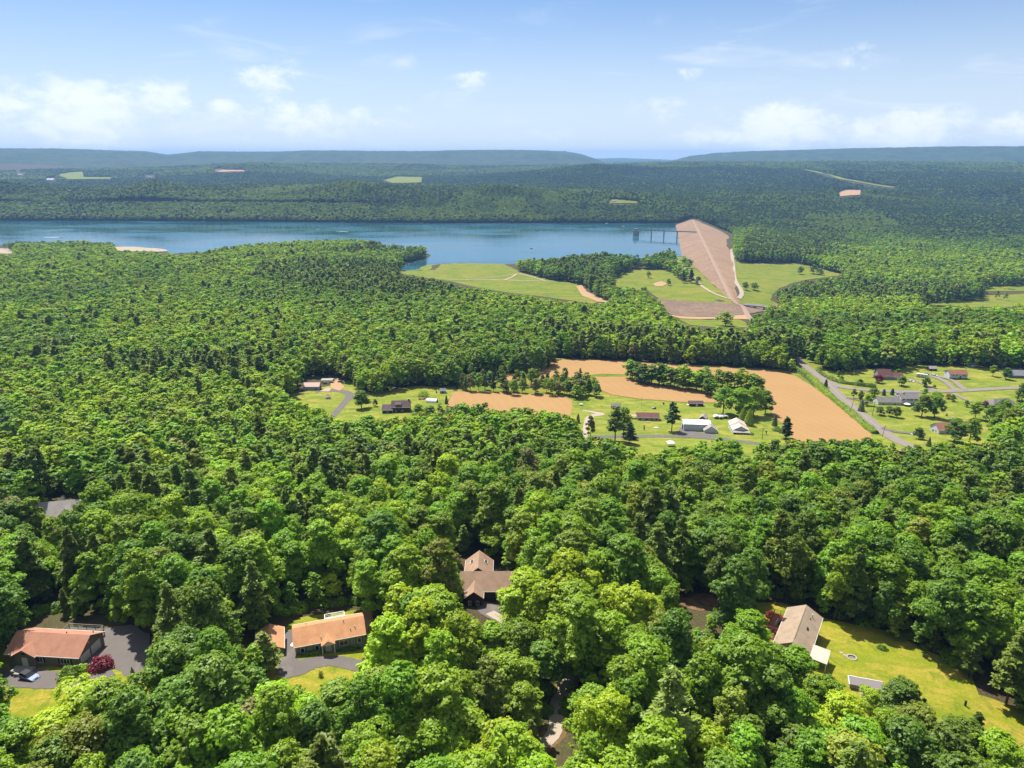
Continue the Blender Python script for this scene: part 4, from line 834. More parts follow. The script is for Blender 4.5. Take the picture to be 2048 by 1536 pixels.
KEEPOUT += [((-5, 164), 9), ((-9, 170), 6), ((-9.7, 158), 3.5)]
# brown roofed house with red deck, lower right
H = House('house', 'brown shingle roofed house with red deck and flat white porch roof, lower right', 'house', (65.2, 138.0), 58.5, 122.0)
H.block(15.4, 7.3, 3.0, 2.0, WL['beige'], RF['brown'], .35)
for x, y, z in ((5.2, -1.9, 4.1), (4.0, -1.7, 4.2)): H.vent(x, y, z, .9 if x > 5 else .3, .14, M['white'] if x > 5 else M['dark'])
H.part('ridge_vent', RF['brown'], lambda b: b.box(.0, .0, 5.17, 13, .26, .07)); H.part('roof_hatch', M['dark'], lambda b: b.obox((-.5, -2.0, 4.22), (1.0, 0, 0), (0, .35, .17), (0, 0, .08)))
H.window('F', 3.5, .9, 1.4, 1.2, 1).window('F', -.5, .9, 1.4, 1.2, 1).window('L', 1, .9, 1.2, 1.2, 1)
H.part('porch_roof', M['cream'], lambda b: b.obox((-8.6, -7.4, 2.75), (5.2, 0, 0), (0, 3.6, .25), (0, 0, .16)))
for x in (-8.3, -3.7): H.part('porch_post', M['trim'], lambda b: b.box(x, -7.2, -.5, .16, .16, 3.25))
H.part('porch_floor', M['timber'], lambda b: b.box(-6.0, -5.6, -1, 5, 3.4, 1.3))
rd = plain('red_deck_boards', (.36, .10, .055), .8, .15, 2)
H.deck(3.6, 5.2, 7.6, 3.0, .9, rd, plain('red_brown_rail', (.17, .055, .035), .8), sides='BLR')
H.part('deck_steps', rd, lambda b: [b.box(-.4 - .3 * k, 5.4, -.6, .3, 1.4, 1.3 - .27 * k) for k in range(5)])
KEEPOUT += [((65.2, 138), 9.5)]
def on(Hs, x, y, z): a = Hs.root.rotation_euler[2]; l = Hs.root.location; return (l[0] + x * math.cos(a) - y * math.sin(a), l[1] + x * math.sin(a) + y * math.cos(a), l[2] + z)
t = empty('parasol', on(H, 1.0, 5.6, .9), 0, 'folded teal parasol on the red deck', 'parasol')
m = MB(); m.tube((0, 0, 0), (.9, .2, 2.3), .03, .03, 6); m.build('pole', M['metal'], t); m = MB(); m.tube((.3, .07, .8), (1.0, .22, 2.5), .38, .08, 9); m.build('canopy', plain('teal_canvas', (.22, .42, .38), .8), t, True); m = MB(); m.lathe((0, 0, 0), [(.3, 0), (.3, .08), (.05, .12)], 10); m.build('base', M['concrete'], t)
t = empty('barbecue_grill', on(H, 2.6, 4.5, .9), 1, 'black barbecue grill on the red deck by the house wall', 'grill')
m = MB(); m.box(0, 0, .55, .9, .55, .3); m.build('firebox', M['black'], t); m = MB(); m.prism([(-.45, -.27, .85), (-.45, .27, .85), (-.45, .15, 1.15), (-.45, -.15, 1.15)], (.9, 0, 0)); m.build('lid', M['black'], t)
[MB().box(a, b_, 0, .06, .06, .55).build('leg', M['metal'], t) for a in (-.4, .4) for b_ in (-.22, .22)]
for k, (pp, r_, nm) in enumerate((((1683, 1306), .45, 'small pale stepping stone on the lawn, nearest the white porch roof'), ((1690, 1311), .4, 'small pale stone on the lawn, in the middle of the stone row'))):
    g = gr(*pp); m = MB(); m.lathe((0, 0, -.1), [(r_, 0), (r_ * .9, .22), (r_ * .5, .3)], 8); o = m.build('stone', M['gravel'], None); o.location = g; tag(o, nm, 'stone', 'stones on the sunburnt lawn')
g = gr(1703, 1316); t = empty('fire_pit', g, 0, 'round stone fire pit ring on the sunburnt lawn', 'fire pit')
m = MB()
for i in range(12): a = i * math.pi / 6; m.box(1.0 * math.cos(a), .9 * math.sin(a), -.1, .36, .48, .38, a)
m.build('stone_ring', M['gravel'], t); m = MB(); m.lathe((0, 0, -.1), [(.75, 0), (.7, .14), (.1, .18)], 10); m.build('ash_bed', plain('ash', (.2, .18, .16)), t)
# sunken ramp with pale edging
a_, b_ = gr(1696, 1366), gr(1760, 1381); L_ = math.hypot(*(b_ - a_)[:2])
t = empty('low_shed', (a_[0], a_[1], a_[2]), math.atan2(b_[1] - a_[1], b_[0] - a_[0]), 'low outbuilding with grey plank roof and white edging at the lawn corner', 'shed')
m = MB(); m.box(L_ / 2, -1.0, -1, L_, 1.7, 2.1); m.build('wall', WL['beige'], t)
m = MB(); m.obox((-.2, -2.1, 1.25), (L_ + .4, 0, 0), (0, 2.2, .35), (0, 0, .15)); m.build('roof', mat('grey_plank_roof', lambda nt, p, o, b: nt.mix(nt.noise(nt.vmul(o, (.3, 6, 1)), 1.5, 3), (.13, .115, .11), (.21, .185, .18)), .9), t)
m = MB(); m.obox((-.25, .08, 1.6), (L_ + .5, 0, 0), (0, .14, 0), (0, 0, .2)); m.obox((-.25, -2.15, 1.22), (.14, 0, 0), (0, 2.3, .36), (0, 0, .24)); m.build('fascia', M['trim'], t)
# grey gabled roof in the woods at the left
c = atz(128, 1010, 110); H = House('house', 'grey shingle roofed house with a front gable, buried in trees at the left', 'house', (c[0] - 1, c[1] + 1), 12, 104.5)
H.block(17, 9, 3.2, 3.4, WL['grey'], RF['palegrey'], .4).window('F', -3, .9).window('F', 5, .9)
H.block(6, 5.5, 3.2, 2.8, WL['grey'], RF['palegrey'], .35, at=(2.6, -2.6), turn=90, wname='gable_wall', rname='gable_roof'); H.part('gable_vent', M['dark'], lambda b: b.prism([(1.8, -5.68, 4.2), (3.4, -5.68, 4.2), (2.6, -5.68, 5.2)], (0, .05, 0)))
H.chimney(-.6, 2.5, 4, 3.2, .8, M['white']); KEEPOUT += [((c[0] - 1, c[1] + 1), 8)]
c = atz(412, 979, 109); H = House('house', 'sliver of red brown roof with white vent glimpsed in the deep woods', 'house', (c[0], c[1] + 2), -4, 104)
H.block(11, 7, 2.8, 2.0, WL['beige'], RF['redbrown'], .4).window('F', 0, .9); H.vent(-3.5, -.5, 4.6, .9, .2, M['white']); KEEPOUT += [((c[0], c[1] + 2), 6)]
# ------------------------------------------------------------------ left farmyard
def hs(name, label, cat, p, turn, back=0.0):
    g = gr(*p); d = np.array([g[0], g[1]]); d = d / np.linalg.norm(d); return House(name, label, cat, (g[0] + d[0] * back, g[1] + d[1] * back), turn)
H = hs('garage', 'long garage with faded pink roof and pale green grey wall by the left drive', 'garage', (625, 780.5), 1, 3)
H.block(11.5, 6.5, 3.1, 2.0, WL['palegreen'], RF['pink'], .3).door('R', 0, 4.6, 2.6, WL['darkred'], name='garage_door', panels=True).window('F', 2.5, 1, .8, .9, 0).door('F', 3.6, .9, 2.0, M['dark'])
t = hs('carport', 'low pale carport behind the pink roofed garage', 'carport', (655, 766), 3, 2); t.part('roof', M['concrete'], lambda b: b.box(0, 0, 2.4, 9, 5, .15))
for x in (-4.2, 4.2):
    for y in (-2.2, 2.2): t.part('post', M['metal'], lambda b: b.box(x, y, -.5, .14, .14, 2.9))
t = hs('gazebo', 'small octagonal gazebo with tan peaked roof on the left lawn', 'gazebo', (656, 797), 0); t.part('roof', RF['tan'], lambda b: b.lathe((0, 0, 2.1), [(2.1, 0), (1.9, .15), (.15, 1.3)], 8)); t.part('base', M['white'], lambda b: b.lathe((0, 0, -.3), [(1.8, 0), (1.8, 1.1), (1.5, 1.1)], 8))
for i in range(6): a = i * math.pi / 3 + .3; t.part('post', M['dark'], lambda b: b.box(1.55 * math.cos(a), 1.55 * math.sin(a), .8, .14, .14, 1.35))
H = hs('house', 'dark mauve roofed house with lower left wing and small front dormer', 'house', (803, 826), 2, 5)
H.block(11.5, 8.0, 4.2, 3.0, WL['darkbrown'], RF['mauve'], .4).window('F', -3, 1, 1.2, 1.2, 1).window('F', 1, 1, 1.2, 1.2, 1); H.chimney(5.0, .5, 5, 3.2, .9, M['dark'])
H.part('dormer', WL['grey'], lambda b: b.box(-1.5, -2.6, 4.6, 3.6, 2.2, 1.2)); H.part('dormer_roof', RF['mauve'], lambda b: b.obox((-3.5, -4.0, 5.75), (4, 0, 0), (0, 3.4, .8), (0, 0, .15))); H.part('dormer_window', M['glass'], lambda b: b.box(-1.5, -3.71, 4.85, 3.0, .08, .7))
H.block(6.5, 8.6, 2.8, 2.2, WL['darkbrown'], RF['mauve'], .4, at=(-8.3, -1.0), wname='wing_wall', rname='wing_roof').window('F', 0, .8, 1.2, 1.2, 1); H.part('downpipe', M['trim'], lambda b: b.box(-4.85, -5.4, 0, .16, .12, 2.8))
H = hs('greenhouse', 'white arched greenhouse with open dark end beside clutter', 'greenhouse', (864, 806), -8, 2)
def hoop(b): b.prism([(-3.6, 2.6 * math.cos(a), 2.6 * math.sin(a)) for a in np.linspace(0, math.pi, 12)], (7.2, 0, 0))
H.part('cover', M['white'], hoop); H.part('end_opening', M['dark'], lambda b: b.prism([(3.61, 1.6 * math.cos(a) , 2.1 * math.sin(a)) for a in np.linspace(0, math.pi, 9)], (.05, 0, 0))); H.part('end_opening', M['greywood'], lambda b: b.prism([(-3.66, 2.2 * math.cos(a), 2.2 * math.sin(a)) for a in np.linspace(0, math.pi, 9)], (.05, 0, 0)))
H = hs('shed', 'small blue grey shed with dark doorway behind the white greenhouse', 'shed', (886, 787), 2, 1.5); H.block(4.2, 3.4, 2.2, 1.2, WL['bluegrey'], RF['bluegrey'], .25).door('F', 0, 1.3, 1.9, M['dark'])
def barrel(p, label, n=1, m='black', grp=None):
    g = gr(*p); t = empty('barrel', g, 0, label, 'barrel', grp); b = MB(); b.lathe((0, 0, -.1), [(.5, 0), (.56, .6), (.5, 1.3)], 10); b.build('body', M[m], t); b = MB(); b.lathe((0, 0, 1.2), [(.53, 0), (.53, .08), (.3, .12)], 10); b.build('lid', M[m], t)
barrel((873, 786), 'black barrel on the lawn left of the blue grey shed')
t = hs('scrap_heap', 'cluttered heap of boards and tarps left of the white greenhouse', 'heap', (847, 799), 0); rr = random.Random(8)
for k in range(14): t.part('board', [M['greywood'], M['white'], M['dark'], M['timber'], M['sand']][k % 5], lambda b: b.box(rr.uniform(-3, 3), rr.uniform(-1.5, 1.5), rr.uniform(-.1, .5), rr.uniform(.8, 2.4), rr.uniform(.3, 1.2), rr.uniform(.3, 1.0), rr.uniform(0, 3)))
# ------------------------------------------------------------------ middle farm
H = hs('well_house', 'tiny white well house on the lawn right of the left tan field', 'well house', (1162, 811), 0); H.block(1.7, 1.4, .9, .5, WL['grey'], M['white'], .15).door('F', 0, .6, .7, M['dark'])
H = hs('shed', 'low dark roofed shed behind the tall dark pine', 'shed', (1231, 817), -3, 2); H.block(6.2, 3.6, 2.0, .9, WL['grey'], RF['grey'], .3).door('F', -1, 1.4, 1.7, M['dark']).window('F', 1.4, .9, .8, .7, 0)
H = hs('house', 'small cream ranch house with maroon roof and tan door beside the lane', 'house', (1294.5, 841.5), -3, 3.6)
H.block(13.4, 7.2, 2.7, 1.7, WL['cream'], RF['maroon'], .4).window('F', -4.9, .8, 1.7, 1.25, 0).window('F', -.8, .8, 2.4, 1.25, 1).window('F', 5.0, .8, 1.7, 1.25, 0).door('F', 1.9, 1.0, 2.05, M['timber'])
H.part('door_panel', plain('tan_panel', (.45, .24, .12)), lambda b: b.box(2.9, -3.64, .1, .8, .06, 2.0)); H.vent(-2, .2, 4.4, .4); H.part('foundation', M['concrete'], lambda b: b.box(0, 0, -1.5, 13.5, 7.3, 1.6))
H.part('patio_roof', M['beach'], lambda b: b.box(-8.3, .3, 2.2, 3.2, 4.0, .14))
for x, y in ((-9.7, -1.5), (-9.7, 2.1)): H.part('patio_post', M['trim'], lambda b: b.box(x, y, -.5, .14, .14, 2.7))
g = gr(1285.5, 822); t = empty('antenna_mast', (g[0], g[1] + 5, terrain([g[0]], [g[1] + 5])[0]), 0, 'thin dark antenna mast behind the maroon roofed ranch house', 'mast'); m = MB(); m.tube((0, 0, -.5), (0, 0, 9), .09, .05, 6); m.build('pole', M['metal'], t); m = MB(); m.box(0, 0, 8.4, 1.4, .06, .06); m.box(0, 0, 8.0, 1.0, .06, .06); m.build('aerial', M['metal'], t)
def picnic(p, label, ang_, m):
    t = hs('picnic_table', label, 'picnic table', p, ang_); t.part('tabletop', m, lambda b: b.box(0, 0, .72, 2.6, .9, .08))
    for y in (-.85, .85): t.part('bench', m, lambda b: b.box(0, y, .42, 2.6, .35, .07))
    t.part('frame', M['timber'], lambda b: [b.box(x, 0, -.1, .12, 1.7, .5) for x in (-.9, .9)] + [b.box(x, 0, .4, .12, .12, .32) for x in (-.9, .9)])
picnic((1296, 845.5), 'long pale bench table in front of the maroon roofed ranch house', -3, M['beach']); picnic((1312, 857), 'pale picnic table on the lawn by the lane', 4, M['white'])
t = hs('wood_stack', 'dark stack of firewood under a white tarp behind the ranch house', 'firewood', (1308, 818), 0); t.part('log_pile', M['dark'], lambda b: b.box(0, 0, -.1, 2.4, 1.2, 1.2)); t.part('tarp', M['white'], lambda b: b.prism([(-1.3, -.8, .8), (-1.3, 0, 1.35), (-1.3, .8, .8)], (1.4, 0, 0)))
t = hs('carved_post', 'dark carved wooden post standing on the lawn before the ranch house', 'post', (1288, 859), 0); t.part('trunk', M['timber'], lambda b: b.lathe((0, 0, -.2), [(.4, 0), (.35, .8), (.5, 1.1), (.3, 1.6), (.42, 1.9), (.3, 2.4)], 8)); t.part('head', M['dark'], lambda b: b.lathe((0, 0, 2.2), [(.2, 0), (.34, .3), (.1, .6)], 8))
barrel((1327, 809), 'dark barrel at the field edge behind the ranch house')
H = hs('shed', 'dark red shed with mauve roof at the edge of the middle tan field', 'shed', (1391, 813), -1, 2); H.block(9.0, 4.2, 2.4, 1.1, WL['darkred'], RF['mauve'], .3).door('F', .3, 1.2, 1.9, M['trim']); H.part('lean_to', M['white'], lambda b: b.box(-5.1, .5, -.2, 1.2, 2, .9))
H = hs('pole_barn', 'long white metal barn with gabled front annex and open dark end', 'barn', (1391, 862), -5, 4); H.block(15.5, 8, 4.6, 1.1, WL['barnwhite'], RF['white'], .3).door('L', .5, 4.4, 3.4, M['dark'], name='garage_door')
H.block(6.5, 7.2, 2.8, 2.4, WL['barnwhite'], RF['palegrey'], .4, at=(7.2, -5.2), turn=90, wname='annex_wall', rname='annex_roof').door('L', 0, 2.6, 2.2, M['white'], name='garage_door', panels=True)
H = hs('shed', 'small shed with brown gable roof behind the white barn', 'shed', (1407, 841), 62, 1); H.block(6, 3.6, 2.2, 1.3, WL['darkred'], RF['palegrey'], .3).door('L', 0, 1.2, 1.8, M['white'])
for p, L_, lb in (((1432.5, 838), 3.4, 'white domed storage shelter, leftmost of the three behind the farmhouse'), ((1441, 838.5), 2.2, 'small white domed storage shelter, middle of the three behind the farmhouse'), ((1450, 837.5), 3.4, 'white domed storage shelter, rightmost of the three behind the farmhouse')):
    H = hs('storage_shelter', lb, 'shelter', p, 0, 1); tag(H.root, group='white shelters behind the farmhouse'); H.part('wall', WL['beige'], lambda b: b.box(0, 0, -.4, L_, 2.6, 2.0)); H.part('cover', M['white'], lambda b: b.prism([(x, -1.5, 1.5 + .8 * math.sqrt(max(0, 1 - (x / (L_ * .58)) ** 2))) for x in np.linspace(-L_ * .58, L_ * .58, 9)], (0, 3, 0))); H.part('opening', M['dark'], lambda b: b.box(0, -1.32, -.2, L_ * .55, .06, 1.5))
H = hs('house', 'white farmhouse with striped tan gable roof and dark front porch', 'house', (1475, 868.5), 84, 9)
H.block(14, 8.6, 3.0, 2.3, WL['white'], mat('striped_roof', lambda nt, p, o, b: nt.mix(nt.ramp(nt.noise(nt.vmul(o, (.55, .02, .02)), 1, 1), [(.44, 0.), (.52, 1.)]), (.25, .20, .18), (.50, .42, .35)), .8), .4)
H.window('L', 0, 3.6, .7, .7, 0).window('F', 3, .9).window('B', 3, .9)
H.part('porch_roof', RF['palegrey'], lambda b: b.obox((-9.8, -4.9, 2.3), (0, 9.8, 0), (2.9, 0, .65), (0, 0, .15))); H.part('porch_back', M['dark'], lambda b: b.box(-7.06, 0, .1, .06, 8.2, 2.4)); H.part('porch_floor', M['greywood'], lambda b: b.box(-8.3, 0, -1.5, 2.6, 9.2, 1.6))
for y in np.linspace(-4.4, 4.4, 6): H.part('porch_post', M['trim'], lambda b: b.box(-9.5, y, .1, .16, .16, 2.25))
H.part('porch_rail', M['dark'], lambda b: b.box(-9.5, 0, .2, .08, 9, .75))
t = hs('canopy_tent', 'white pop up canopy tent at the lower lane', 'tent', (1341, 893), 5, 1); t.part('canopy', M['white'], lambda b: b.add([(-2, -2, 2.1), (2, -2, 2.1), (2, 2, 2.1), (-2, 2, 2.1), (0, 0, 3.4), (-2, -2, 1.8), (2, -2, 1.8), (2, 2, 1.8), (-2, 2, 1.8)], [(0, 1, 4), (1, 2, 4), (2, 3, 4), (3, 0, 4), (5, 6, 1, 0), (6, 7, 2, 1), (7, 8, 3, 2), (8, 5, 0, 3)]))
for x in (-1.9, 1.9):
    for y in (-1.9, 1.9): t.part('leg', M['metal'], lambda b: b.box(x, y, -.5, .07, .07, 2.5))
def pole(p, h, label, arm=True, lean=0.0):
    g = gr(*p); t = empty('utility_pole', g, 0, label, 'utility pole', 'utility poles'); m = MB(); m.tube((0, 0, -1), (lean, 0, h), .17, .11, 8); m.build('shaft', M['timber'], t)
    if arm: m = MB(); m.box(lean, 0, h - .8, 2.2, .12, .14); m.build('crossarm', M['timber'], t); m = MB(); [m.lathe((lean + x, 0, h - .66), [(.05, 0), (.09, .1), (.05, .22)], 6) for x in (-.9, 0, .9)]; m.build('insulator', M['metal'], t)
pole((1699, 826), 9, 'utility pole on the field side of the country road', lean=1.6); pole((1744, 832), 10, 'utility pole in the lawn of the white colonial house', lean=.6); pole((1764, 874), 7, 'utility pole at the lower bend of the country road', lean=.8); pole((1524, 879), 7, 'utility pole beside the farmhouse lawn with a pale sign'); pole((1263.5, 858), 4.5, 'short utility post on the lawn left of the ranch house', False)
t = hs('mailbox', 'dark mailbox post on the lawn near the farm lane', 'mailbox', (1532, 869), 0); t.part('post', M['timber'], lambda b: b.box(0, 0, -.3, .3, .3, 1.6)); t.part('box', M['black'], lambda b: b.box(0, 0, 1.2, .6, 1.0, .9))
# ------------------------------------------------------------------ right hand neighbourhood
H = hs('house', 'brown roofed house with grey gable behind a red maple', 'house', (1764, 760), -4, 6); H.block(10, 9, 3.6, 4.0, WL['bluegrey'], RF['maroon'], .4).window('L', 1.5, 1, 1.4, 1.2, 1).window('L', -1.5, 1, 1.4, 1.2, 1).window('F', 0, 1, 1.4, 1.2, 1)
H.block(9, 7, 2.8, 2.3, WL['bluegrey'], RF['maroon'], .4, at=(9.3, -1.0), wname='wing_wall', rname='wing_roof').door('F', 1, 2.6, 2.2, M['white'], name='garage_door', panels=True)
H = hs('house', 'white raised ranch with red brown roof and dark foundation band', 'house', (1910, 758.5), -2, 4); H.block(13.6, 7.8, 4.8, 2.0, WL['white'], RF['redbrown'], .45)
for u in (-4.2, -1.6, 3.6, 5.0): H.window('F', u, 2.9, 1.1, 1.1, 0)
H.door('F', 1.4, 1.1, 2.4, WL['darkred'], .6).window('L', -1.6, 2.9, .9, 1, 0).door('L', 1.6, 2.2, 2.0, M['white'], name='garage_door', panels=True); H.part('foundation', M['dark'], lambda b: b.box(0.2, 0, -1.5, 13.4, 7.95, 2.6))
H.part('side_deck', M['beach'], lambda b: b.box(8.2, -2.5, -.6, 3, 2.2, 1.0))
H = hs('house', 'blue grey house with grey hip roof at the right edge of the far lawns', 'house', (2036, 757), -6, 6); H.block(20, 9, 3.0, 2.9, WL['bluegrey'], RF['bluegrey'], .5, hip=.8).window('F', -5, .9).window('F', 0, .9)
H = hs('house', 'white two storey colonial with long grey roofed wing and patio', 'house', (1812, 812), -3, 7); H.block(12.0, 8.4, 5.4, 2.2, WL['white'], RF['grey'], .4)
for u in (-4.3, -1.5, .8, 3.8): H.window('F', u, 3.7, .9, 1.1, 0, dk)
for u in (.8, 2.6, 4.4): H.window('F', u, .7, 1.1, 1.6, 1)
H.block(5, 6, 5.4, 2.6, WL['white'], RF['grey'], .4, at=(-3.4, 2), turn=90, wname='cross_wall', rname='cross_roof')
H.block(15.5, 7.6, 2.8, 2.2, WL['white'], RF['grey'], .4, at=(-13.5, -1.2), wname='wing_wall', rname='wing_roof').window('F', -4.5, .8, 1, 1.2, 0).window('F', 3.5, .8, 1.2, 1.2, 1)
H.part('patio', M['beach'], lambda b: b.box(-1, -7.4, -.9, 7, 5, 1.0)); KEEPOUT += []
g = on(H, -3, -6.6, .1); t = empty('patio_parasol', g, 0, 'wide pale parasol on the patio of the white colonial house', 'parasol'); m = MB(); m.tube((0, 0, 0), (0, 0, 2.5), .05, .04, 6); m.build('pole', M['metal'], t); m = MB(); m.lathe((0, 0, 2.1), [(2.3, 0), (2.1, .12), (.08, .75)], 10); m.build('canopy', M['white'], t)
H = hs('house', 'house with grey hip roof, tall chimney and pale patio at the right', 'house', (1998, 818), 8, 6); H.block(18, 10, 3.0, 3.0, WL['bluegrey'], RF['grey'], .5, hip=.75).window('F', -5, .9).window('F', 2, .9); H.chimney(-5.5, -5.2, -.5, 6.6, .9); H.part('patio', M['beach'], lambda b: b.box(-9.5, -6.5, -.8, 7, 5, .85))
H = hs('house', 'white sided house with red metal roof and white chimney among big trees', 'house', (1884, 868), 4, 5); H.block(10.5, 8.2, 3.0, 2.9, WL['white'], plain('red_metal_roof', (.34, .13, .11), .6), .4).door('L', -1, 1.1, 1.6, M['dark']).window('F', 0, .8, 1.4, 1.1, 1).window('L', 1.4, 1, 1, 1.1, 0); H.chimney(4.6, .5, 4, 5.0, 1.1, M['white'])
H.block(14, 8.2, 2.8, 2.6, WL['beige'], RF['maroon'], .4, at=(13.0, 2.2), wname='wing_wall', rname='wing_roof').window('F', 0, .8, 1.4, 1.2, 1)
H = hs('shed', 'dark red shed with grey roof at the wood edge behind the camper', 'shed', (1863, 742), 0, 2); H.block(6.2, 4.2, 2.4, 1.4, WL['darkred'], RF['palegrey'], .35).door('F', 0, 1.3, 1.9, M['dark'])
def camper(p, L_, turn, label):
    t = hs('camper_trailer', label, 'trailer', p, turn); t.part('body', M['white'], lambda b: b.prism([(-L_ / 2, -1.2, .6), (L_ / 2 - .5, -1.2, .6), (L_ / 2, -1.2, 1.4), (L_ / 2 - .7, -1.2, 3.0), (-L_ / 2 + .2, -1.2, 3.0), (-L_ / 2, -1.2, 2.8)], (0, 2.4, 0)))
    for u in (-L_ * .28, 0, L_ * .25): o = t.part('window', M['trim'], lambda b: b.box(u, -1.22, 1.55, 1.1, .06, .8)); m = MB(); m.box(u, -1.25, 1.65, .9, .06, .6); m.build('pane', M['glass'], o)
    t.part('stripe', M['metal'], lambda b: b.box(-.2, -1.21, 1.0, L_ - .8, .04, .22)); t.part('hitch', M['black'], lambda b: b.box(L_ / 2 + .7, 0, .5, 1.5, .15, .15))
    for sx in (-.5, .5):
        for y in (-1.05, 1.05): o = t.part('wheel', M['black'], lambda b: b.tube((sx, y - .12, .38), (sx, y + .12, .38), .38, .38, 12))
camper((1844, 755), 8.5, -28, 'long white camper trailer parked on the drive beside the dark red shed')
def car(p, turn, col, label, L_=4.5, name='parked_car', van=False, top=None, loc=None):
    t = hs(name, label, 'car', p, turn); Hh = 1.45 if not van else 1.85; w = .88; lo = .32
    prof = [(-L_ / 2, lo), (-L_ / 2, .78), (-L_ / 2 + .12, .92), (L_ / 2 - 1.5, .95), (L_ / 2 - .25, .80), (L_ / 2, .62), (L_ / 2, lo)]
    bd = t.part('body', col, lambda b: b.prism([(x, -w, z) for x, z in prof], (0, 2 * w, 0)))
    cab = [(-L_ / 2 + .25, .92), (-L_ / 2 + .75, Hh - .04), (L_ / 2 - 2.3 if not van else L_ / 2 - 1.9, Hh), (L_ / 2 - 1.35, .94)]
    t.part('cabin_glass', M['glass'], lambda b: b.add([(x, s_ * (w - (.06 if z < 1 else .2)), z) for s_ in (-1, 1) for x, z in cab], [(0, 1, 2, 3), (7, 6, 5, 4), (0, 4, 5, 1), (1, 5, 6, 2), (2, 6, 7, 3), (3, 7, 4, 0)]))
    x0, x1 = cab[1][0], cab[2][0]; t.part('roof_panel', top or col, lambda b: b.box((x0 + x1) / 2, 0, Hh - .03, x1 - x0 + .1, 2 * (w - .18), .06))
    for x in (-L_ / 2 + .85, L_ / 2 - .9):
        for y in (-w + .06, w - .06): o = t.part('wheel', M['black'], lambda b: b.tube((x, y - .11, .33), (x, y + .11, .33), .33, .33, 14)); m = MB(); yy = y + (.115 if y > 0 else -.115); m.tube((x, yy - .01, .33), (x, yy + .01, .33), .2, .2, 10); m.build('rim', M['metal'], o)
    for y in (-.6, .6): t.part('headlight', M['trim'], lambda b: b.box(L_ / 2 - .03, y, .6, .08, .36, .13)); t.part('taillight', plain('red_lamp', (.3, .02, .02), .3) if 'rl' not in _cache else _cache['rl'], lambda b: b.box(-L_ / 2 - .01, y, .66, .06, .32, .14))
    t.part('bumper', M['black'], lambda b: (b.box(L_ / 2, 0, .34, .1, 1.7, .16), b.box(-L_ / 2, 0, .34, .1, 1.7, .16))); return t
_cache['rl'] = plain('red_lamp', (.3, .02, .02), .3)
cb = mat('blue_car_paint', lambda nt, p, o, b: (.035, .075, .24), .22, .6); cw = mat('white_car_paint', lambda nt, p, o, b: (.72, .73, .74), .25, .6); cg = mat('grey_car_paint', lambda nt, p, o, b: (.12, .12, .13), .25, .6)
car((59, 1357), -22, cb, 'shiny dark blue car with black roof on the drive of the salmon roofed house', 4.6, top=M['black'])
car((1822, 764), -30, cw, 'white car on the short drive beside the red maple house'); car((1868, 752), -25, cw, 'white pickup like car behind the camper near the raised ranch', 5.2); car((1854, 751), -25, cg, 'dark van parked between camper and raised ranch', 5.0, van=True)
car((666, 762), 75, cw, 'white van nosing into the trees behind the pink roofed garage', 5.2, van=True); car((682, 765), 10, cg, 'dark car under the trees at the end of the gravel yard', 4.8); car((652, 768), 5, cg, 'dark grey car parked beside the pink roofed garage', 4.4)
H = hs('shed', 'pale shed roof at the wood edge behind the right lawns', 'shed', (1942, 735), 0, 2); H.block(5.5, 3.5, 2.2, 1.0, WL['grey'], RF['bluegrey'], .3).door('F', 0, 1.2, 1.8, M['white'])
car((1830, 870), 10, cw, 'white car half hidden by a round tree at the lower right house', 4.6)
t = hs('swing_set', 'red and white swing set at the wood edge left of the red maple house', 'swing', (1711, 745), 10)
for x in (-1.6, 1.6): t.part('leg_frame', M['white'], lambda b: (b.tube((x, -1, -.1), (x, 0, 2.6), .07, .07, 6), b.tube((x, 1, -.1), (x, 0, 2.6), .07, .07, 6)))
t.part('top_bar', rd, lambda b: b.tube((-1.8, 0, 2.6), (1.8, 0, 2.6), .09, .09, 6)); t.part('slide', rd, lambda b: b.obox((1.7, -.3, 1.6), (2.2, 0, -1.5), (0, .6, 0), (0, 0, .08)))
# far buildings beyond the lake and by the shore
for p, L_, lb, rf in (((102, 361), 45, 'white farm building on the plateau beyond the lake, nearest the olive field', 'white'), ((41, 350), 26, 'small white farmhouse on the far left plateau', 'white'), ((300, 355), 30, 'pale farm building right of the olive field beyond the lake', 'palegrey'), ((437, 343), 40, 'pale farm building high on the far plateau', 'palegrey'), ((1227, 405), 24, 'small grey house in the clearing above the far shore', 'grey'), ((1588, 618), 0, '', ''), ((203, 503), 22, 'pale bathhouse roof among the shore trees', 'white')):
    if not L_: continue
    H = hs('farm_building', lb, 'building', p, 4, 5); H.block(L_, L_ * .4, L_ * .16, L_ * .09, WL['white'], RF[rf], .5); H.window('F', L_ * .2, L_ * .05, L_ * .08, L_ * .06).window('F', -L_ * .2, L_ * .05, L_ * .08, L_ * .06).door('F', 0, L_ * .06, L_ * .1, M['dark']); KEEPOUT += [(tuple(H.root.location[:2]), L_ * .6)]
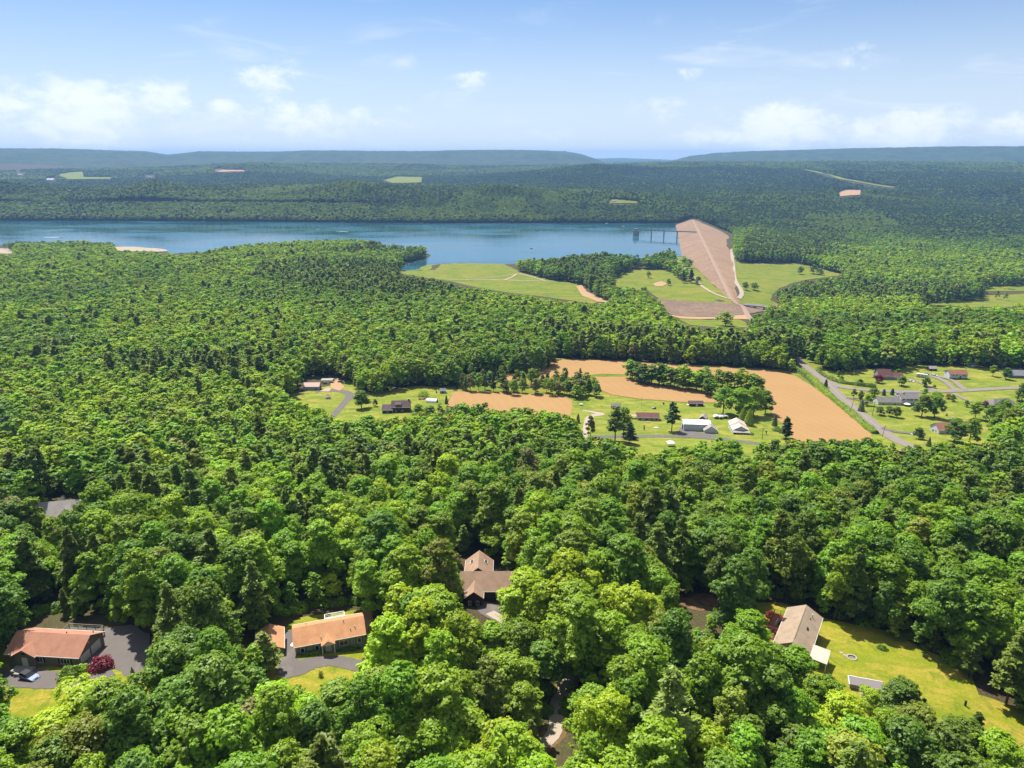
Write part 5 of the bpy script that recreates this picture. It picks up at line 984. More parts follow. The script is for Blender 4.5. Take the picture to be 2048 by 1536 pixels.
def boat(p, L_, turn, label, wake=0.0, dark=False):
    g = atz(p[0], p[1], 0); t = empty('motorboat', (g[0], g[1], 0), R(turn), label, 'boat'); a = L_ / 2; w = L_ * .17
    m = MB(); d = [(-a, -w), (a * .3, -w), (a, 0), (a * .3, w), (-a, w)]; k = len(d)
    m.add([(x * .92, y * .75, -.3) for x, y in d] + [(x, y, .9) for x, y in d], [tuple(range(k))[::-1], tuple(range(k, 2 * k))] + [(i, (i + 1) % k, k + (i + 1) % k, k + i) for i in range(k)]); m.build('hull', M['black'] if dark else M['white'], t)
    m = MB(); m.box(-a * .15, 0, .9, L_ * .3, w * 1.3, .9); m.build('cabin', M['white'], t); m = MB(); m.obox((a * .15, -w * .6, .9), (-.3, 0, .8), (0, w * 1.2, 0), (.06, 0, .02)); m.build('windscreen', M['glass'], t)
    m = MB(); m.box(-a - .3, 0, .0, .6, .5, 1.1); m.build('outboard_motor', M['black'], t)
    if wake:
        c, s_ = math.cos(R(turn)), math.sin(R(turn)); v = [(0, -w * .8), (-wake * .3, -w * 1.6), (-wake, -w * 1.0), (-wake, w * 1.0), (-wake * .3, w * 1.6), (0, w * .8)]
        tag(mesh_obj('wake', [(g[0] + (x - a) * c - y * s_, g[1] + (x - a) * s_ + y * c, .06) for x, y in v], [tuple(range(6))], M['foam'], False), 'white foam wake behind the ' + label.split(' with')[0].replace('small ', ''), 'wake', kind='stuff')
boat((122, 474.5), 11, 0, 'white speedboat heading right with a long wake, far left of the lake', 46); boat((636, 459), 11, 10, 'white cabin boat drifting before the far shore'); boat((675, 463), 9, 180, 'white speedboat heading left with a wake in mid lake', 30)
boat((1247, 453), 12, 5, 'white boat beyond the intake tower'); boat((1063, 497), 7, 20, 'small dark fishing boat in the middle of the bay', 0, True); boat((1213, 446.8), 9, 0, 'white boat moored at the far shore left of the dam')
# ------------------------------------------------------------------ single trees, hedges and shrubs of the gardens
yard('broadleaf', 3, 'deep', (723, 817), 13, 13, 'round dark green tree on the left lawn', rz=.5); yard('broadleaf', 5, 'brown', (751, 813), 5.5, 4, 'small half bare tree on the left lawn')
bush('shrub', 'green', (847, 793), 4.5, 8, 'wide green shrub behind the mauve roofed house')
yard('broadleaf', 1, 'purple', (898, 840), 9, 9, 'dark purple leaved tree below the left tan field'); yard('broadleaf', 0, 'green', (838, 842), 11, 10, 'green tree in front of the mauve roofed house'); yard('cone', 2, 'spruce', (893, 808), 6, 2.2, 'dark narrow evergreen at the edge of the left tan field')
yard('broadleaf', 6, 'rust', (1003, 880), 9, 6, 'rusty brown tree at the wood edge below the left tan field')
yard('pine', 3, 'spruce', (1343, 863), 19, 10, 'tall dark pine standing alone beside the white barn')
yard('pine', 3, 'pine', (1230, 882), 21, 12, 'tall dark pine at the lane left of the ranch house'); yard('broadleaf', 3, 'green', (1247, 873), 18, 11, 'green tree crowding the tall dark pine at the lane'); yard('pine', 1, 'spruce', (1258, 888), 13, 9, 'lower dark pine at the lane left of the ranch house')
yard('broadleaf', 5, 'brown', (1181, 874), 13, 6, 'thin sparse tree beside the looping gravel drive'); yard('cone', 2, 'brown', (1156, 846), 6, 2.4, 'small brownish evergreen on the lawn beside the gravel drive')
for p, h_, w_, tn, v, lb in (((1446, 828), 19, 16, 'green', 1, 'leftmost'), ((1478, 836), 20, 19, 'lime', 3, 'broad lime green middle'), ((1506, 832), 20, 18, 'green', 4, 'rear middle'), ((1530, 828), 16, 13, 'deep', 0, 'rightmost')):
    yard('broadleaf', v, tn, p, h_, w_, f'{lb} tree of the clump between the tan fields and farmhouse')
yard('cone', 0, 'olive', (1484, 846), 10, 6, 'olive egg shaped evergreen, left one behind the farmhouse'); yard('cone', 0, 'olive', (1497, 851), 11, 7, 'olive egg shaped evergreen, right one behind the farmhouse')
yard('cone', 0, 'spruce', (1549, 852), 7, 4, 'dark egg shaped evergreen at the large tan field'); yard('pine', 2, 'spruce', (1571, 877), 13, 8, 'bushy blue green spruce at the large tan field'); bush('shrub', 'deep', (1553, 862), 2.6, 5, 'round shrub below the dark egg shaped evergreen'); bush('shrub', 'olive', (1503, 870), 1.8, 2.6, 'small shrub right of the farmhouse porch')
def hedge(name, pts, tn, h, w, label, cat, n=5200, seed=5, sz=.5):
    L = np.array(smooth_line(pts, 10)); rs_ = np.random.RandomState(seed); i = rs_.uniform(0, len(L) - 1.001, n); k = i.astype(int); q = L[k] + (L[k + 1] - L[k]) * (i - k)[:, None]; t = L[k + 1] - L[k]; t /= np.linalg.norm(t, axis=1, keepdims=True)
    a = rs_.uniform(-.2, math.pi + .2, n); lum = .75 + .5 * vnoise(q[:, 0] / 4, q[:, 1] / 4, seed); off = np.cos(a) * w / 2 * lum; zz = np.maximum(0, np.sin(a)) * h * lum
    x_ = q[:, 0] - t[:, 1] * off; y_ = q[:, 1] + t[:, 0] * off; c = np.stack([x_, y_, terrain(x_, y_) + zz], -1); nn = np.stack([-t[:, 1] * np.cos(a), t[:, 0] * np.cos(a), np.sin(a) + .3], -1) + rs_.normal(size=(n, 3)) * .4
    g = np.append(c[:, :2].mean(0), 0); g[2] = th(g[0], g[1]); o = bpy.data.objects.new(name, quads_mesh(name, c - g, nn, rs_.uniform(.7, 1.3, n) * sz, TONES[tn], 1.2, None, rs_)); COL.objects.link(o); o.location = g; return tag(o, label, cat)
hedge('hedge', px([(1634, 741), (1650, 754), (1680, 766), (1720, 772), (1752, 776)]), 'deep', 2.6, 3.0, 'long clipped hedge along the side road junction', 'hedge')
hedge('roadside_brush', px([(1590, 738), (1612, 750), (1640, 774), (1668, 800), (1700, 826), (1740, 860), (1750, 868)]), 'green', 2.6, 5.5, 'strip of green brush between the large tan field and the road', 'brush', 5200, 6, .7)
for p, k, v, tn, h_, w_, lb in (((1651, 775), 'cone', 2, 'spruce', 6.5, 3, 'narrow dark evergreen where the side road leaves the country road'), ((1676, 753), 'broadleaf', 5, 'olive', 5, 4, 'small pale tree on the hedged lawn, farthest left'), ((1683, 760), 'broadleaf', 5, 'green', 3.5, 4, 'low round tree on the hedged lawn'), ((1720, 768), 'broadleaf', 5, 'deep', 4.2, 5.5, 'round bush like tree inside the hedge'),
    ((1757, 766), 'broadleaf', 4, 'red', 7, 9, 'red maple in front of the grey gabled house'), ((1803, 772), 'broadleaf', 0, 'deep', 8, 9, 'round tree at the red maple house drive'), ((1795, 752), 'broadleaf', 0, 'deep', 6, 6, 'dark tree behind the red maple house wing'), ((1850, 774), 'broadleaf', 3, 'deep', 8, 8, 'round dark tree between the two drives'), ((1868, 777), 'broadleaf', 5, 'deep', 3, 3, 'little round tree between the two drives'),
    ((1985, 753), 'broadleaf', 6, 'green', 9.5, 7, 'slender green tree on the far right lawn'), ((2011, 759), 'broadleaf', 3, 'deep', 10, 9, 'round dark tree beside the blue grey house'), ((1707, 796), 'broadleaf', 0, 'olive', 7, 4.5, 'small pale tree on the corner lawn'), ((1720, 806), 'broadleaf', 6, 'deep', 9, 5, 'upright tree left of the colonial house wing'), ((1734, 811), 'broadleaf', 0, 'lime', 8, 7, 'bright lime tree left of the colonial house wing'), ((1747, 794), 'broadleaf', 1, 'green', 7, 9, 'spreading green tree behind the colonial house wing'),
    ((1722, 823), 'cone', 0, 'spruce', 8, 5, 'dark evergreen by the country road below the colonial house'), ((1767, 791), 'cone', 2, 'spruce', 5, 3, 'narrow dark evergreen, left of the pair by the colonial'), ((1784, 790), 'cone', 2, 'spruce', 5, 3, 'narrow dark evergreen, right of the pair by the colonial'), ((1759, 830), 'broadleaf', 4, 'deep', 6, 7, 'low dark tree before the colonial house, leftmost of three'), ((1777, 832), 'broadleaf', 4, 'deep', 7, 6, 'low dark tree before the colonial house, middle of three'), ((1793, 835), 'broadleaf', 4, 'deep', 7.5, 7, 'low dark tree before the colonial house, rightmost of three'),
    ((1843, 833), 'broadleaf', 3, 'deep', 15, 12, 'big dark tree right of the colonial house, left of the pair'), ((1868, 836), 'broadleaf', 3, 'green', 15, 12, 'big dark tree right of the colonial house, right of the pair'), ((1849, 792), 'broadleaf', 0, 'green', 6, 5.5, 'small green tree on the lawn behind the colonial house'), ((1870, 803), 'broadleaf', 4, 'lime', 7.5, 11, 'spreading pale green tree on the lawn behind the colonial house'), ((1896, 798), 'broadleaf', 5, 'rust', 4, 5, 'rusty leaved small tree beside the footpath'), ((1905, 803), 'broadleaf', 5, 'deep', 5, 4.5, 'small dark tree beside the footpath'), ((1932, 814), 'broadleaf', 5, 'deep', 5, 4, 'small tree at the end of the footpath'),
    ((1950, 838), 'broadleaf', 6, 'green', 12, 9, 'tall tree in front of the pale patio'), ((1978, 845), 'broadleaf', 1, 'green', 12, 10, 'leafy tree below the hip roofed house'), ((2005, 830), 'broadleaf', 4, 'deep', 11, 11, 'dark dense tree covering the hip roofed house'), ((2040, 815), 'broadleaf', 0, 'deep', 17, 12, 'big dark tree at the right edge above the hip roofed house'), ((1970, 815), 'broadleaf', 5, 'rust', 5, 5, 'rusty leaved tree beside the pale patio'), ((2010, 862), 'broadleaf', 1, 'lime', 11, 13, 'broad lime green tree at the right edge of the lawns'), ((2040, 870), 'broadleaf', 0, 'green', 12, 12, 'green tree at the right edge below the lime green one'), ((1985, 868), 'broadleaf', 0, 'green', 10, 9, 'mid green tree right of the white chimney house'),
    ((1837, 878), 'broadleaf', 3, 'deep', 7, 7, 'round tree beside the dark drive of the white chimney house'), ((1908, 883), 'broadleaf', 3, 'deep', 14, 13, 'big dark tree in front of the white chimney house'), ((1938, 888), 'broadleaf', 1, 'green', 16, 13, 'big green tree right of the white chimney house'), ((1857, 893), 'cone', 1, 'spruce', 6, 3.5, 'small dark spruce below the white chimney house'), ((1893, 832), 'cone', 1, 'spruce', 2.2, 1.8, 'tiny evergreen alone on the colonial lawn')):
    yard(k, v, tn, p, h_, w_, lb)
# garden of the two near houses
bush('shrub', 'red', (203, 1336), 2.6, 4.8, 'bright red japanese maple shrub beside the garage doors', n=1200); bush('shrub', 'deep', (139, 1355), 2.5, 4.2, 'dark green rounded shrub before the salmon roofed house', n=1200, seed=8); bush('shrub', 'lime', (167, 1343), 1.6, 2.4, 'light green round shrub at the garage corner', n=800, seed=9)
yard('cone', 1, 'palepine', (274, 1392), 7, 3.6, 'pale pointed spruce by the asphalt apron'); yard('pine', 1, 'palepine', (532, 1345), 10, 7.5, 'bushy olive pine in front of the small orange garage'); yard('broadleaf', 6, 'green', (752, 1348), 9, 5, 'young green tree right of the curving drive')
for x_, lb in ((-4.3, 'low dark foundation planting left of the white portico'), (3.4, 'low dark foundation planting right of the white portico')):
    a_ = R(17.4); q = (-41.5 + x_ * math.cos(a_) + 4.5 * math.sin(a_), 137.5 + x_ * math.sin(a_) - 4.5 * math.cos(a_)); t = bush('shrub', 'deep', None, .8, 4.6, lb, n=700, seed=4, loc=(q[0], q[1], th(*q))); t.rotation_euler = (0, 0, a_); t.scale = (1.25, .28, 1)
bush('shrub', 'deep', (642, 1354), 1.6, 1.0, 'tiny pointed shrub at the drive edge', n=260)
bush('shrub', 'red', (1540, 1235), 1.8, 2.2, 'dark red shrub beside the red deck', n=500, seed=2); bush('shrub', 'deep', (1764, 1298), .8, 2.4, 'low green shrub alone on the sunburnt lawn', n=420, seed=7)
g = gr(1669, 1240); put_tree('broadleaf', 6, 0, 'green', (g[0], g[1], g[2] - .2), (.92, .92, .98), 1.2, 'tall tree with bare lower trunk at the lawn edge casting an oval shadow', 'tree')
bush('shrub', 'green', (1905, 1325), 2.2, 5.5, 'green brush at the wood edge of the sunburnt lawn', n=900, seed=12)
g = gr(1930, 1412); t = empty('lawn_post', g, 0, 'small dark post standing on the sunburnt lawn', 'post'); m = MB(); m.box(0, 0, -.2, .3, .3, 1.3); m.build('post', M['black'], t); m = MB(); m.box(0, 0, 1.1, .42, .42, .12); m.build('cap', M['dark'], t)
for p, k, v, tn, h_, w_, lb in (((1505, 1224), 'broadleaf', 3, 'green', 15, 11, 'green tree left of the red deck'), ((1556, 1288), 'broadleaf', 0, 'deep', 14, 10, 'deep green tree below the red deck steps'), ((1600, 1297), 'broadleaf', 3, 'green', 15, 11, 'green tree crowding the lower end of the brown roofed house'), ((1657, 1348), 'broadleaf', 5, 'deep', 8, 5.5, 'small dark tree beside the white porch roof'), ((1635, 1352), 'broadleaf', 4, 'green', 13, 10, 'round green tree before the white porch roof'), ((1690, 1388), 'broadleaf', 1, 'lime', 14, 11, 'lime green tree left of the low plank roofed shed'), ((1750, 1379), 'broadleaf', 4, 'lime', 7, 6, 'bright low tree at the foot of the low plank roofed shed'), ((1812, 1362), 'broadleaf', 3, 'deep', 12, 9.5, 'dark green tree right of the low plank roofed shed'), ((1850, 1414), 'broadleaf', 0, 'olive', 14, 11, 'olive tree below the dark green one at the lawn edge'), ((1935, 1438), 'broadleaf', 1, 'deep', 14, 11, 'deep green tree at the lower lawn edge before the dark post'), ((2008, 1468), 'broadleaf', 3, 'green', 15, 11, 'green tree at the lower lawn edge near the right border'),
    ((985, 1246), 'broadleaf', 3, 'green', 13, 10, 'green tree at the foot of the tan house drive'), ((1042, 1238), 'broadleaf', 1, 'green', 15, 12, 'broad green tree right of the tan house drive'), ((932, 1238), 'broadleaf', 0, 'green', 13, 10, 'green tree left of the tan house drive'), ((1022, 1308), 'broadleaf', 4, 'lime', 14, 12, 'lime tree between the tan house and the gravel track'), ((1082, 1285), 'broadleaf', 3, 'deep', 13, 10, 'deep green tree where the gravel track vanishes'), ((1048, 1366), 'broadleaf', 6, 'green', 12, 7.5, 'narrow green tree left of the gravel track bend'), ((1040, 1450), 'broadleaf', 0, 'lime', 10, 7, 'lime tree left of the gravel track below its bend'), ((1182, 1372), 'broadleaf', 3, 'green', 13, 10, 'green tree right of the gravel track'), ((168, 1372), 'broadleaf', 4, 'lime', 15, 16, 'very broad lime green tree below the blue car drive'), ((-48, 1345), 'broadleaf', 1, 'green', 14, 10, 'green tree at the left border beside the blue car'), ((20, 1448), 'broadleaf', 0, 'green', 15, 11, 'green tree at the left border in the bottom corner'), ((90, 1425), 'broadleaf', 3, 'lime', 15, 12, 'lime green tree at the bottom left below the broad one'), ((330, 1285), 'broadleaf', 1, 'green', 16, 13, 'tall green tree right of the wide asphalt apron'), ((345, 1360), 'broadleaf', 3, 'deep', 15, 12, 'deep green tree between the two drives at lower left'), ((540, 1376), 'broadleaf', 4, 'lime', 15, 14, 'lime green tree below the fork of the curving drive'), ((668, 1366), 'broadleaf', 3, 'green', 13, 12, 'green tree on the grass below the curving drive'), ((800, 1325), 'broadleaf', 0, 'lime', 13, 11, 'lime green tree right of the curving drive end'), ((1052, 1142), 'broadleaf', 6, 'lime', 18, 13, 'tall lime tree covering the right of the tan house'), ((862, 1172), 'broadleaf', 6, 'lime', 17, 12, 'tall lime tree left of the tan house front')):
    treetop(k, v, tn, p, h_, w_, lb)
# undergrowth along the shaded wood edges
_r2 = random.Random(17); _proto = {}
for pts, n, where in (([(520, 1232), (580, 1222), (650, 1212), (735, 1204)], 13, 'behind the orange roofed house'), ([(20, 1244), (90, 1230), (170, 1228), (262, 1236)], 12, 'behind the salmon roofed house'), ([(1672, 1238), (1760, 1254), (1840, 1290), (1905, 1316)], 14, 'along the sunburnt lawn'), ([(1480, 1202), (1540, 1200), (1600, 1206)], 7, 'behind the red deck'), ([(1092, 1380), (1080, 1420), (1088, 1445)], 5, 'left of the pale gravel track'), ([(1146, 1380), (1140, 1430), (1132, 1475)], 5, 'right of the pale gravel track')):
    L = smooth_line(px(pts), 10)
    for k in range(n):
        q = L[int((k + .5) / n * (len(L) - 1))]; x_, y_ = q[0] + _r2.uniform(-1.5, 1.5), q[1] + _r2.uniform(-.6, 3.5); od = ('leftmost' if k == 0 else 'rightmost' if k == n - 1 else ['', 'second', 'third', 'fourth', 'fifth', 'sixth', 'seventh', 'eighth', 'ninth', 'tenth', 'eleventh', 'twelfth', 'thirteenth'][k] + ' from left')
        tn = _r2.choice(['green', 'deep', 'lime', 'green']); t = empty('undergrowth_shrub', (x_, y_, th(x_, y_)), _r2.uniform(0, 6), f'low leafy undergrowth shrub {where}, {od}', 'shrub', 'undergrowth shrubs at the wood edges'); sc_ = _r2.uniform(.6, 1.25); t.scale = (sc_ * 1.2, sc_ * 1.2, sc_)
        if tn not in _proto:
            t0 = bush('shrub', tn, None, 1.7, 3.2, 'x', n=620, seed=len(_proto) + 20, loc=(0, 0, 0)); _proto[tn] = [c.data for c in t0.children]
            for c in list(t0.children): bpy.data.objects.remove(c)
            bpy.data.objects.remove(t0)
        for nm, me in zip(('foliage', 'stem'), sorted(_proto[tn], key=lambda m: m.name.startswith('stem'))): o = bpy.data.objects.new(nm, me); COL.objects.link(o); o.parent = t
# trees on the grass by the dam
for p, k, v, tn, h_, w_, lb in (((1326, 515.5), 'broadleaf', 1, 'deep', 17, 17, 'dark tree on the lake point, left of three'), ((1337, 515.5), 'broadleaf', 6, 'deep', 23, 15, 'tallest dark tree on the lake point'), ((1346, 516), 'broadleaf', 1, 'deep', 14, 14, 'dark tree on the lake point, right of three'), ((1297, 556), 'broadleaf', 0, 'green', 13, 13, 'lone green tree in the middle of the dam meadow'), ((1337, 571), 'broadleaf', 3, 'deep', 12, 10, 'lone dark tree in the dam meadow beside the bare patch'),
    ((1368, 533), 'broadleaf', 1, 'green', 20, 22, 'green tree at the lake side foot of the dam'), ((1378, 537), 'broadleaf', 4, 'green', 20, 20, 'broad green tree leaning on the foot of the dam'), ((1366, 566), 'pine', 1, 'spruce', 22, 12, 'dark pine in the group by the curving dam road'), ((1382, 566), 'pine', 2, 'spruce', 24, 13, 'tall dark pine in the group by the curving dam road'), ((1352, 551), 'broadleaf', 1, 'green', 14, 16, 'green tree at the back of the dam meadow clump'), ((1372, 553), 'broadleaf', 4, 'deep', 16, 16, 'dark green tree behind the pines by the dam road'), ((1396, 569), 'broadleaf', 3, 'deep', 14, 16, 'round dark tree beside the curving dam road'),
    ((1451, 652), 'broadleaf', 3, 'lime', 18, 26, 'bright green tree below the spillway'), ((1490, 580), 'broadleaf', 4, 'deep', 14, 14, 'dark tree at the dry foot of the dam, left of the row'), ((1508, 580), 'broadleaf', 4, 'deep', 13, 18, 'dark tree at the dry foot of the dam, right of the row'), ((1600, 549), 'broadleaf', 4, 'deep', 17, 16, 'dark tree in the valley meadow clump, left one'), ((1626, 548), 'broadleaf', 3, 'deep', 20, 22, 'dark tree in the valley meadow clump, tallest one'), ((1640, 550), 'broadleaf', 3, 'deep', 13, 18, 'dark tree in the valley meadow clump, right one'), ((1466, 487), 'broadleaf', 4, 'deep', 14, 14, 'dark tree at the dry toe halfway along the dam')):
    yard(k, v, tn, p, h_, w_, lb, lod=1)
# hedgerows between the tan fields
_r = random.Random(3); HRL = ['broadleaf tree in the hedgerow left of the middle tan field', 'broadleaf tree in the hedgerow between the two right tan fields']
def hedgerow(pts, n, hr, wr, label, spread, tones):
    L = smooth_line(px(pts), 12)
    for k in range(n):
        q = L[int((k + _r.uniform(0, .9)) / n * (len(L) - 1))]; x_, y_ = q[0] + _r.uniform(-spread, spread), q[1] + _r.uniform(-spread, spread) * 1.4; tn = _r.choice(tones); kd = 'pine' if tn in ('spruce', 'palepine') else 'broadleaf'; v = _r.randrange(4 if kd == 'pine' else 7)
        h_ = _r.uniform(*hr); w_ = _r.uniform(*wr) * (.7 if kd == 'pine' else 1); Hh = (PSH if kd == 'pine' else BSH)[v].get('H', 20 if kd == 'pine' else 17); Rr = (PSH if kd == 'pine' else BSH)[v].get('Rc', 3.6 if kd == 'pine' else 4.4)
        side = ['leftmost', 'rightmost'][k == n - 1] if k in (0, n - 1) else None; od = ['', 'second', 'third', 'fourth', 'fifth', 'sixth', 'seventh', 'eighth', 'ninth', 'tenth', 'eleventh', 'twelfth', 'thirteenth', 'fourteenth', 'fifteenth', 'sixteenth', 'seventeenth', 'eighteenth', 'nineteenth', 'twentieth', 'twenty first', 'twenty second', 'twenty third', 'twenty fourth', 'twenty fifth', 'twenty sixth', 'twenty seventh', 'twenty eighth', 'twenty ninth', 'thirtieth'][min(k, 29)]
        lb = f'{side} tree of the {label}' if side else f'{"pine" if kd == "pine" else "leafy"} tree of the {label}, {od} from left'
        put_tree(kd, v, 1, tn, (x_, y_, th(x_, y_) - .2), (w_ / 2 / Rr, w_ / 2 / Rr, h_ / Hh), _r.uniform(0, 6), lb, 'tree', 'trees of the ' + label)
hedgerow([(925, 778), (980, 783), (1050, 787), (1120, 790), (1160, 793), (1196, 790)], 30, (9, 15), (6, 9), 'thicket above left field', 4, ['green', 'deep', 'olive', 'spruce', 'brown', 'palepine'])
hedgerow([(940, 764), (1000, 770), (1070, 772), (1130, 775), (1190, 778)], 27, (9, 15), (6, 9), 'thicket row by tan strip', 5, ['green', 'deep', 'olive', 'palepine', 'brown'])
hedgerow([(1262, 757), (1285, 765), (1320, 771), (1360, 777), (1400, 784), (1428, 792)], 20, (12, 18), (11, 15), 'hedgerow between tan fields', 2.5, ['green', 'deep', 'deep', 'lime'])
hedgerow([(1350, 765), (1400, 768), (1450, 773), (1490, 776), (1510, 783)], 17, (11, 15), (10, 13), 'hedgerow reaching the clump', 4, ['green', 'olive', 'deep', 'lime'])
NYARD['broadleaf'] = sum(1 for o in COL.objects if o.name.startswith('broadleaf_tree'))
# ------------------------------------------------------------------ the woods
# places the photograph shows open: no tree stands in them or rises across them
H1V = [(12,1302),(40,1263),(75,1248),(110,1238),(150,1243),(205,1252),(250,1250),(295,1275),(297,1325),(290,1345),(255,1352),(235,1344),(212,1340),(178,1350),(125,1378),(90,1398),(62,1425),(42,1440),(32,1410),(52,1388),(38,1350),(33,1332),(13,1318)]
H2V = [(510,1283),(525,1270),(560,1264),(583,1247),(665,1226),(725,1220),(740,1218),(733,1270),(735,1292),(718,1308),(718,1332),(690,1346),(640,1352),(625,1370),(605,1360),(570,1352),(556,1332),(568,1318),(560,1292),(515,1300)]
H3V = [(925,1150),(928,1130),(957,1108),(985,1114),(987,1132),(1028,1134),(1000,1147),(990,1166),(966,1178),(963,1203),(985,1218),(983,1234),(955,1214),(945,1195),(930,1186)]
H4V = [(1502,1218),(1545,1212),(1580,1212),(1612,1217),(1650,1236),(1700,1256),(1780,1268),(1850,1308),(1915,1328),(1925,1358),(1960,1398),(2060,1432),(2060,1452),(1950,1417),(1880,1402),(1830,1372),(1770,1362),(1757,1382),(1738,1394),(1690,1362),(1656,1346),(1624,1335),(1622,1316),(1594,1286),(1563,1275),(1540,1268),(1520,1245)]
GRV = [(1099,1390),(1113,1377),(1131,1381),(1125,1420),(1121,1466),(1104,1491),(1079,1490),(1079,1477),(1103,1457),(1103,1420)]
GRS = [(1090,1384),(1114,1370),(1142,1378),(1134,1420),(1128,1470),(1105,1500),(1068,1496),(1070,1470),(1096,1452),(1096,1420)]
H5V = [(72,1017),(105,1004),(168,995),(165,1010),(148,1018),(128,1024),(110,1032),(95,1026)]
H6V = [(398,973),(426,976),(424,980),(399,983)]
BRN = [(1346,1191),(1408,1188),(1440,1204),(1420,1212),(1350,1208)]
DAMV = [(1356,447),(1378,437),(1396,438),(1462,466),(1466,520),(1480,575),(1482,600),(1468,606),(1440,598),(1412,575),(1385,532),(1372,508)]
SPV = [(1322,602),(1400,606),(1470,610),(1488,612),(1530,622),(1505,634),(1490,640),(1440,640),(1360,636),(1340,626)]
LKV = [(x, y) for x, y in LAKE_PX if y <= 447] + [(1358,448),(1372,508),(1345,500),(1310,503),(1285,512),(1200,503),(1120,512),(1000,520),(990,528),(930,527),(866,525),(863,507),(852,491),(806,491),(782,488),(762,484),(748,480),(700,478),(600,480),(480,488),(385,505),(330,507),(285,493),(262,487),(170,480),(60,482),(-500,482)]
BEACHV = [(232,492),(262,490),(288,493),(326,498),(333,503),(300,502),(235,499)]
PKV = [(-60,498),(22,499),(26,507),(-60,507)]
OPEN = [CL1, CL2, CL3, H1V, H2V, H3V, H4V, GRV, H5V, H6V, BRN, FA, FC, FD, DAMV, SPV, LKV, BEACHV, PKV,
        [(1152,574),(1163,570),(1200,598),(1222,605),(1195,604),(1165,592)], [(1842,607),(1950,603),(2080,598),(2080,608),(1960,611),(1850,610)], [(1962,573),(2080,571),(2080,576),(1985,578)],
        [(1606,338),(1612,338),(1676,354),(1745,367.5),(1790,374.5),(1788,378),(1740,371),(1672,357.5)]] + FAR + FBV + [[(a_ - w_, b_ - 6), (a_ + w_, b_ - 6), (a_ + w_, b_ + 1), (a_ - w_, b_ + 1)] for a_, b_, w_ in ((102, 361, 10), (41, 350, 8), (300, 355, 9), (437, 343, 8), (1227, 405, 8))]
NOTREE = [[tuple(p) for p in px(q)] for q in ([(920,752),(1060,750),(1102,735),(1197,752),(1202,790),(1160,795),(1050,789),(920,786)], [(1466,602),(1484,612),(1497,634),(1512,648),(1540,668),(1590,712),(1600,716),(1550,668),(1520,648),(1500,634)],)]
PINES = [[(540,545),(760,540),(900,565),(930,600),(800,620),(620,600),(500,575)], [(170,760),(420,745),(560,730),(600,775),(420,790),(220,790)], [(1080,680),(1250,690),(1560,700),(1590,715),(1560,740),(1250,722),(1100,715)], [(440,540),(720,520),(820,515),(860,505),(770,500),(620,525),(480,535)],
         [(560,1000),(740,985),(760,1060),(600,1080)], [(280,1000),(420,1020),(420,1120),(300,1080)], [(1230,1120),(1380,1110),(1360,1200),(1240,1200)], [(1000,520),(1180,500),(1240,520),(1130,570),(1080,545)], [(1170,575),(1310,580),(1300,600),(1180,590)],
         [(1490,475),(1700,470),(1650,530),(1480,530)], [(1520,600),(1800,590),(1980,600),(1800,620),(1560,620)], [(1700,1450),(2048,1440),(2048,1536),(1650,1536)], [(1750,420),(2048,430),(2048,480),(1800,460)]]
LIMES = [[(0,505),(300,510),(760,490),(700,520),(450,545),(200,590),(0,620)], [(1650,500),(2048,540),(2048,570),(1800,545)], [(560,820),(1000,900),(1000,960),(600,960)], [(1700,930),(2048,900),(2048,960)], [(0,790),(500,800),(600,850),(300,880),(0,860)]]
rs = np.random.RandomState(11)
def scatter(r0, r1, sp, amax=40.0):
    m = r1 * math.sin(R(amax)); xs = np.arange(-m, m, sp); ys = np.arange(r0 * math.cos(R(amax)) * .95, r1, sp)
    X, Y = np.meshgrid(xs, ys); X = X + (np.arange(len(ys)) % 2)[:, None] * sp * .5
    x = X.ravel() + rs.uniform(-.36, .36, X.size) * sp; y = Y.ravel() + rs.uniform(-.36, .36, X.size) * sp
    r = np.hypot(x, y); a = np.degrees(np.arctan2(x, y)); k = (r >= r0) & (r < r1) & (np.abs(a) < amax); return x[k], y[k]
bands = [(66, 260, 6.9, 0, 1.14, 64), (66, 330, 6.2, 1, .5, 50), (260, 620, 6.9, 1, 1.14, 56), (330, 760, 7.6, 2, .62, 40), (620, 1250, 7.9, 2, 1.2, 48), (1250, 2450, 9.6, 2, 1.34, 44), (2450, 3700, 9.5, 3, 1.2, 42), (3700, 7300, 13.5, 3, 1.55, 41)]
T = {k: [] for k in ('x', 'y', 'lod', 's')}
for r0, r1, sp, lod, s, am in bands:
    x, y = scatter(r0, r1, sp, am); T['x'].append(x); T['y'].append(y); T['lod'].append(np.full(len(x), lod)); T['s'].append(s * (rs.uniform(.82, 1.16, len(x)) if lod < 2 else rs.uniform(.9, 1.12, len(x))) * np.where(rs.uniform(size=len(x)) < .10, .75, 1))
T = {k: np.concatenate(v) for k, v in T.items()}; T['z'] = terrain(T['x'], T['y']); x, y, z, s, lod = T['x'], T['y'], T['z'], T['s'], T['lod']
bx, by = proj(np.stack([x, y, z], -1)); dist = np.hypot(x, y)
wn = lambda k, sd: vnoise(x / k, y / k, sd)
pn = .035 + .10 * (wn(90, 41) > .68) + .06 * (wn(300, 42) > .64) + .25 * (dist > 2450) * (wn(420, 43) > .58) + .40 * ((dist > 3800) & (dist < 5700))
pn = np.where((dist > 330) & (dist < 2450), pn * .5, pn)
for q in PINES: pn = np.where(inpoly(bx, by, q), np.where(dist > 600, .5, .42), pn)
ispine = rs.uniform(size=len(x)) < pn
h = np.where(ispine, 20, 17) * s; h = np.where(lod == 3, h * .75, h); rc = np.where(ispine, 4.1, 4.3) * s * .92
ok = ~((dist > 1250) & (z < .3) & inpoly(x, y, LAKE))
for q in NOTREE: ok &= ~inpoly(x, y, q)
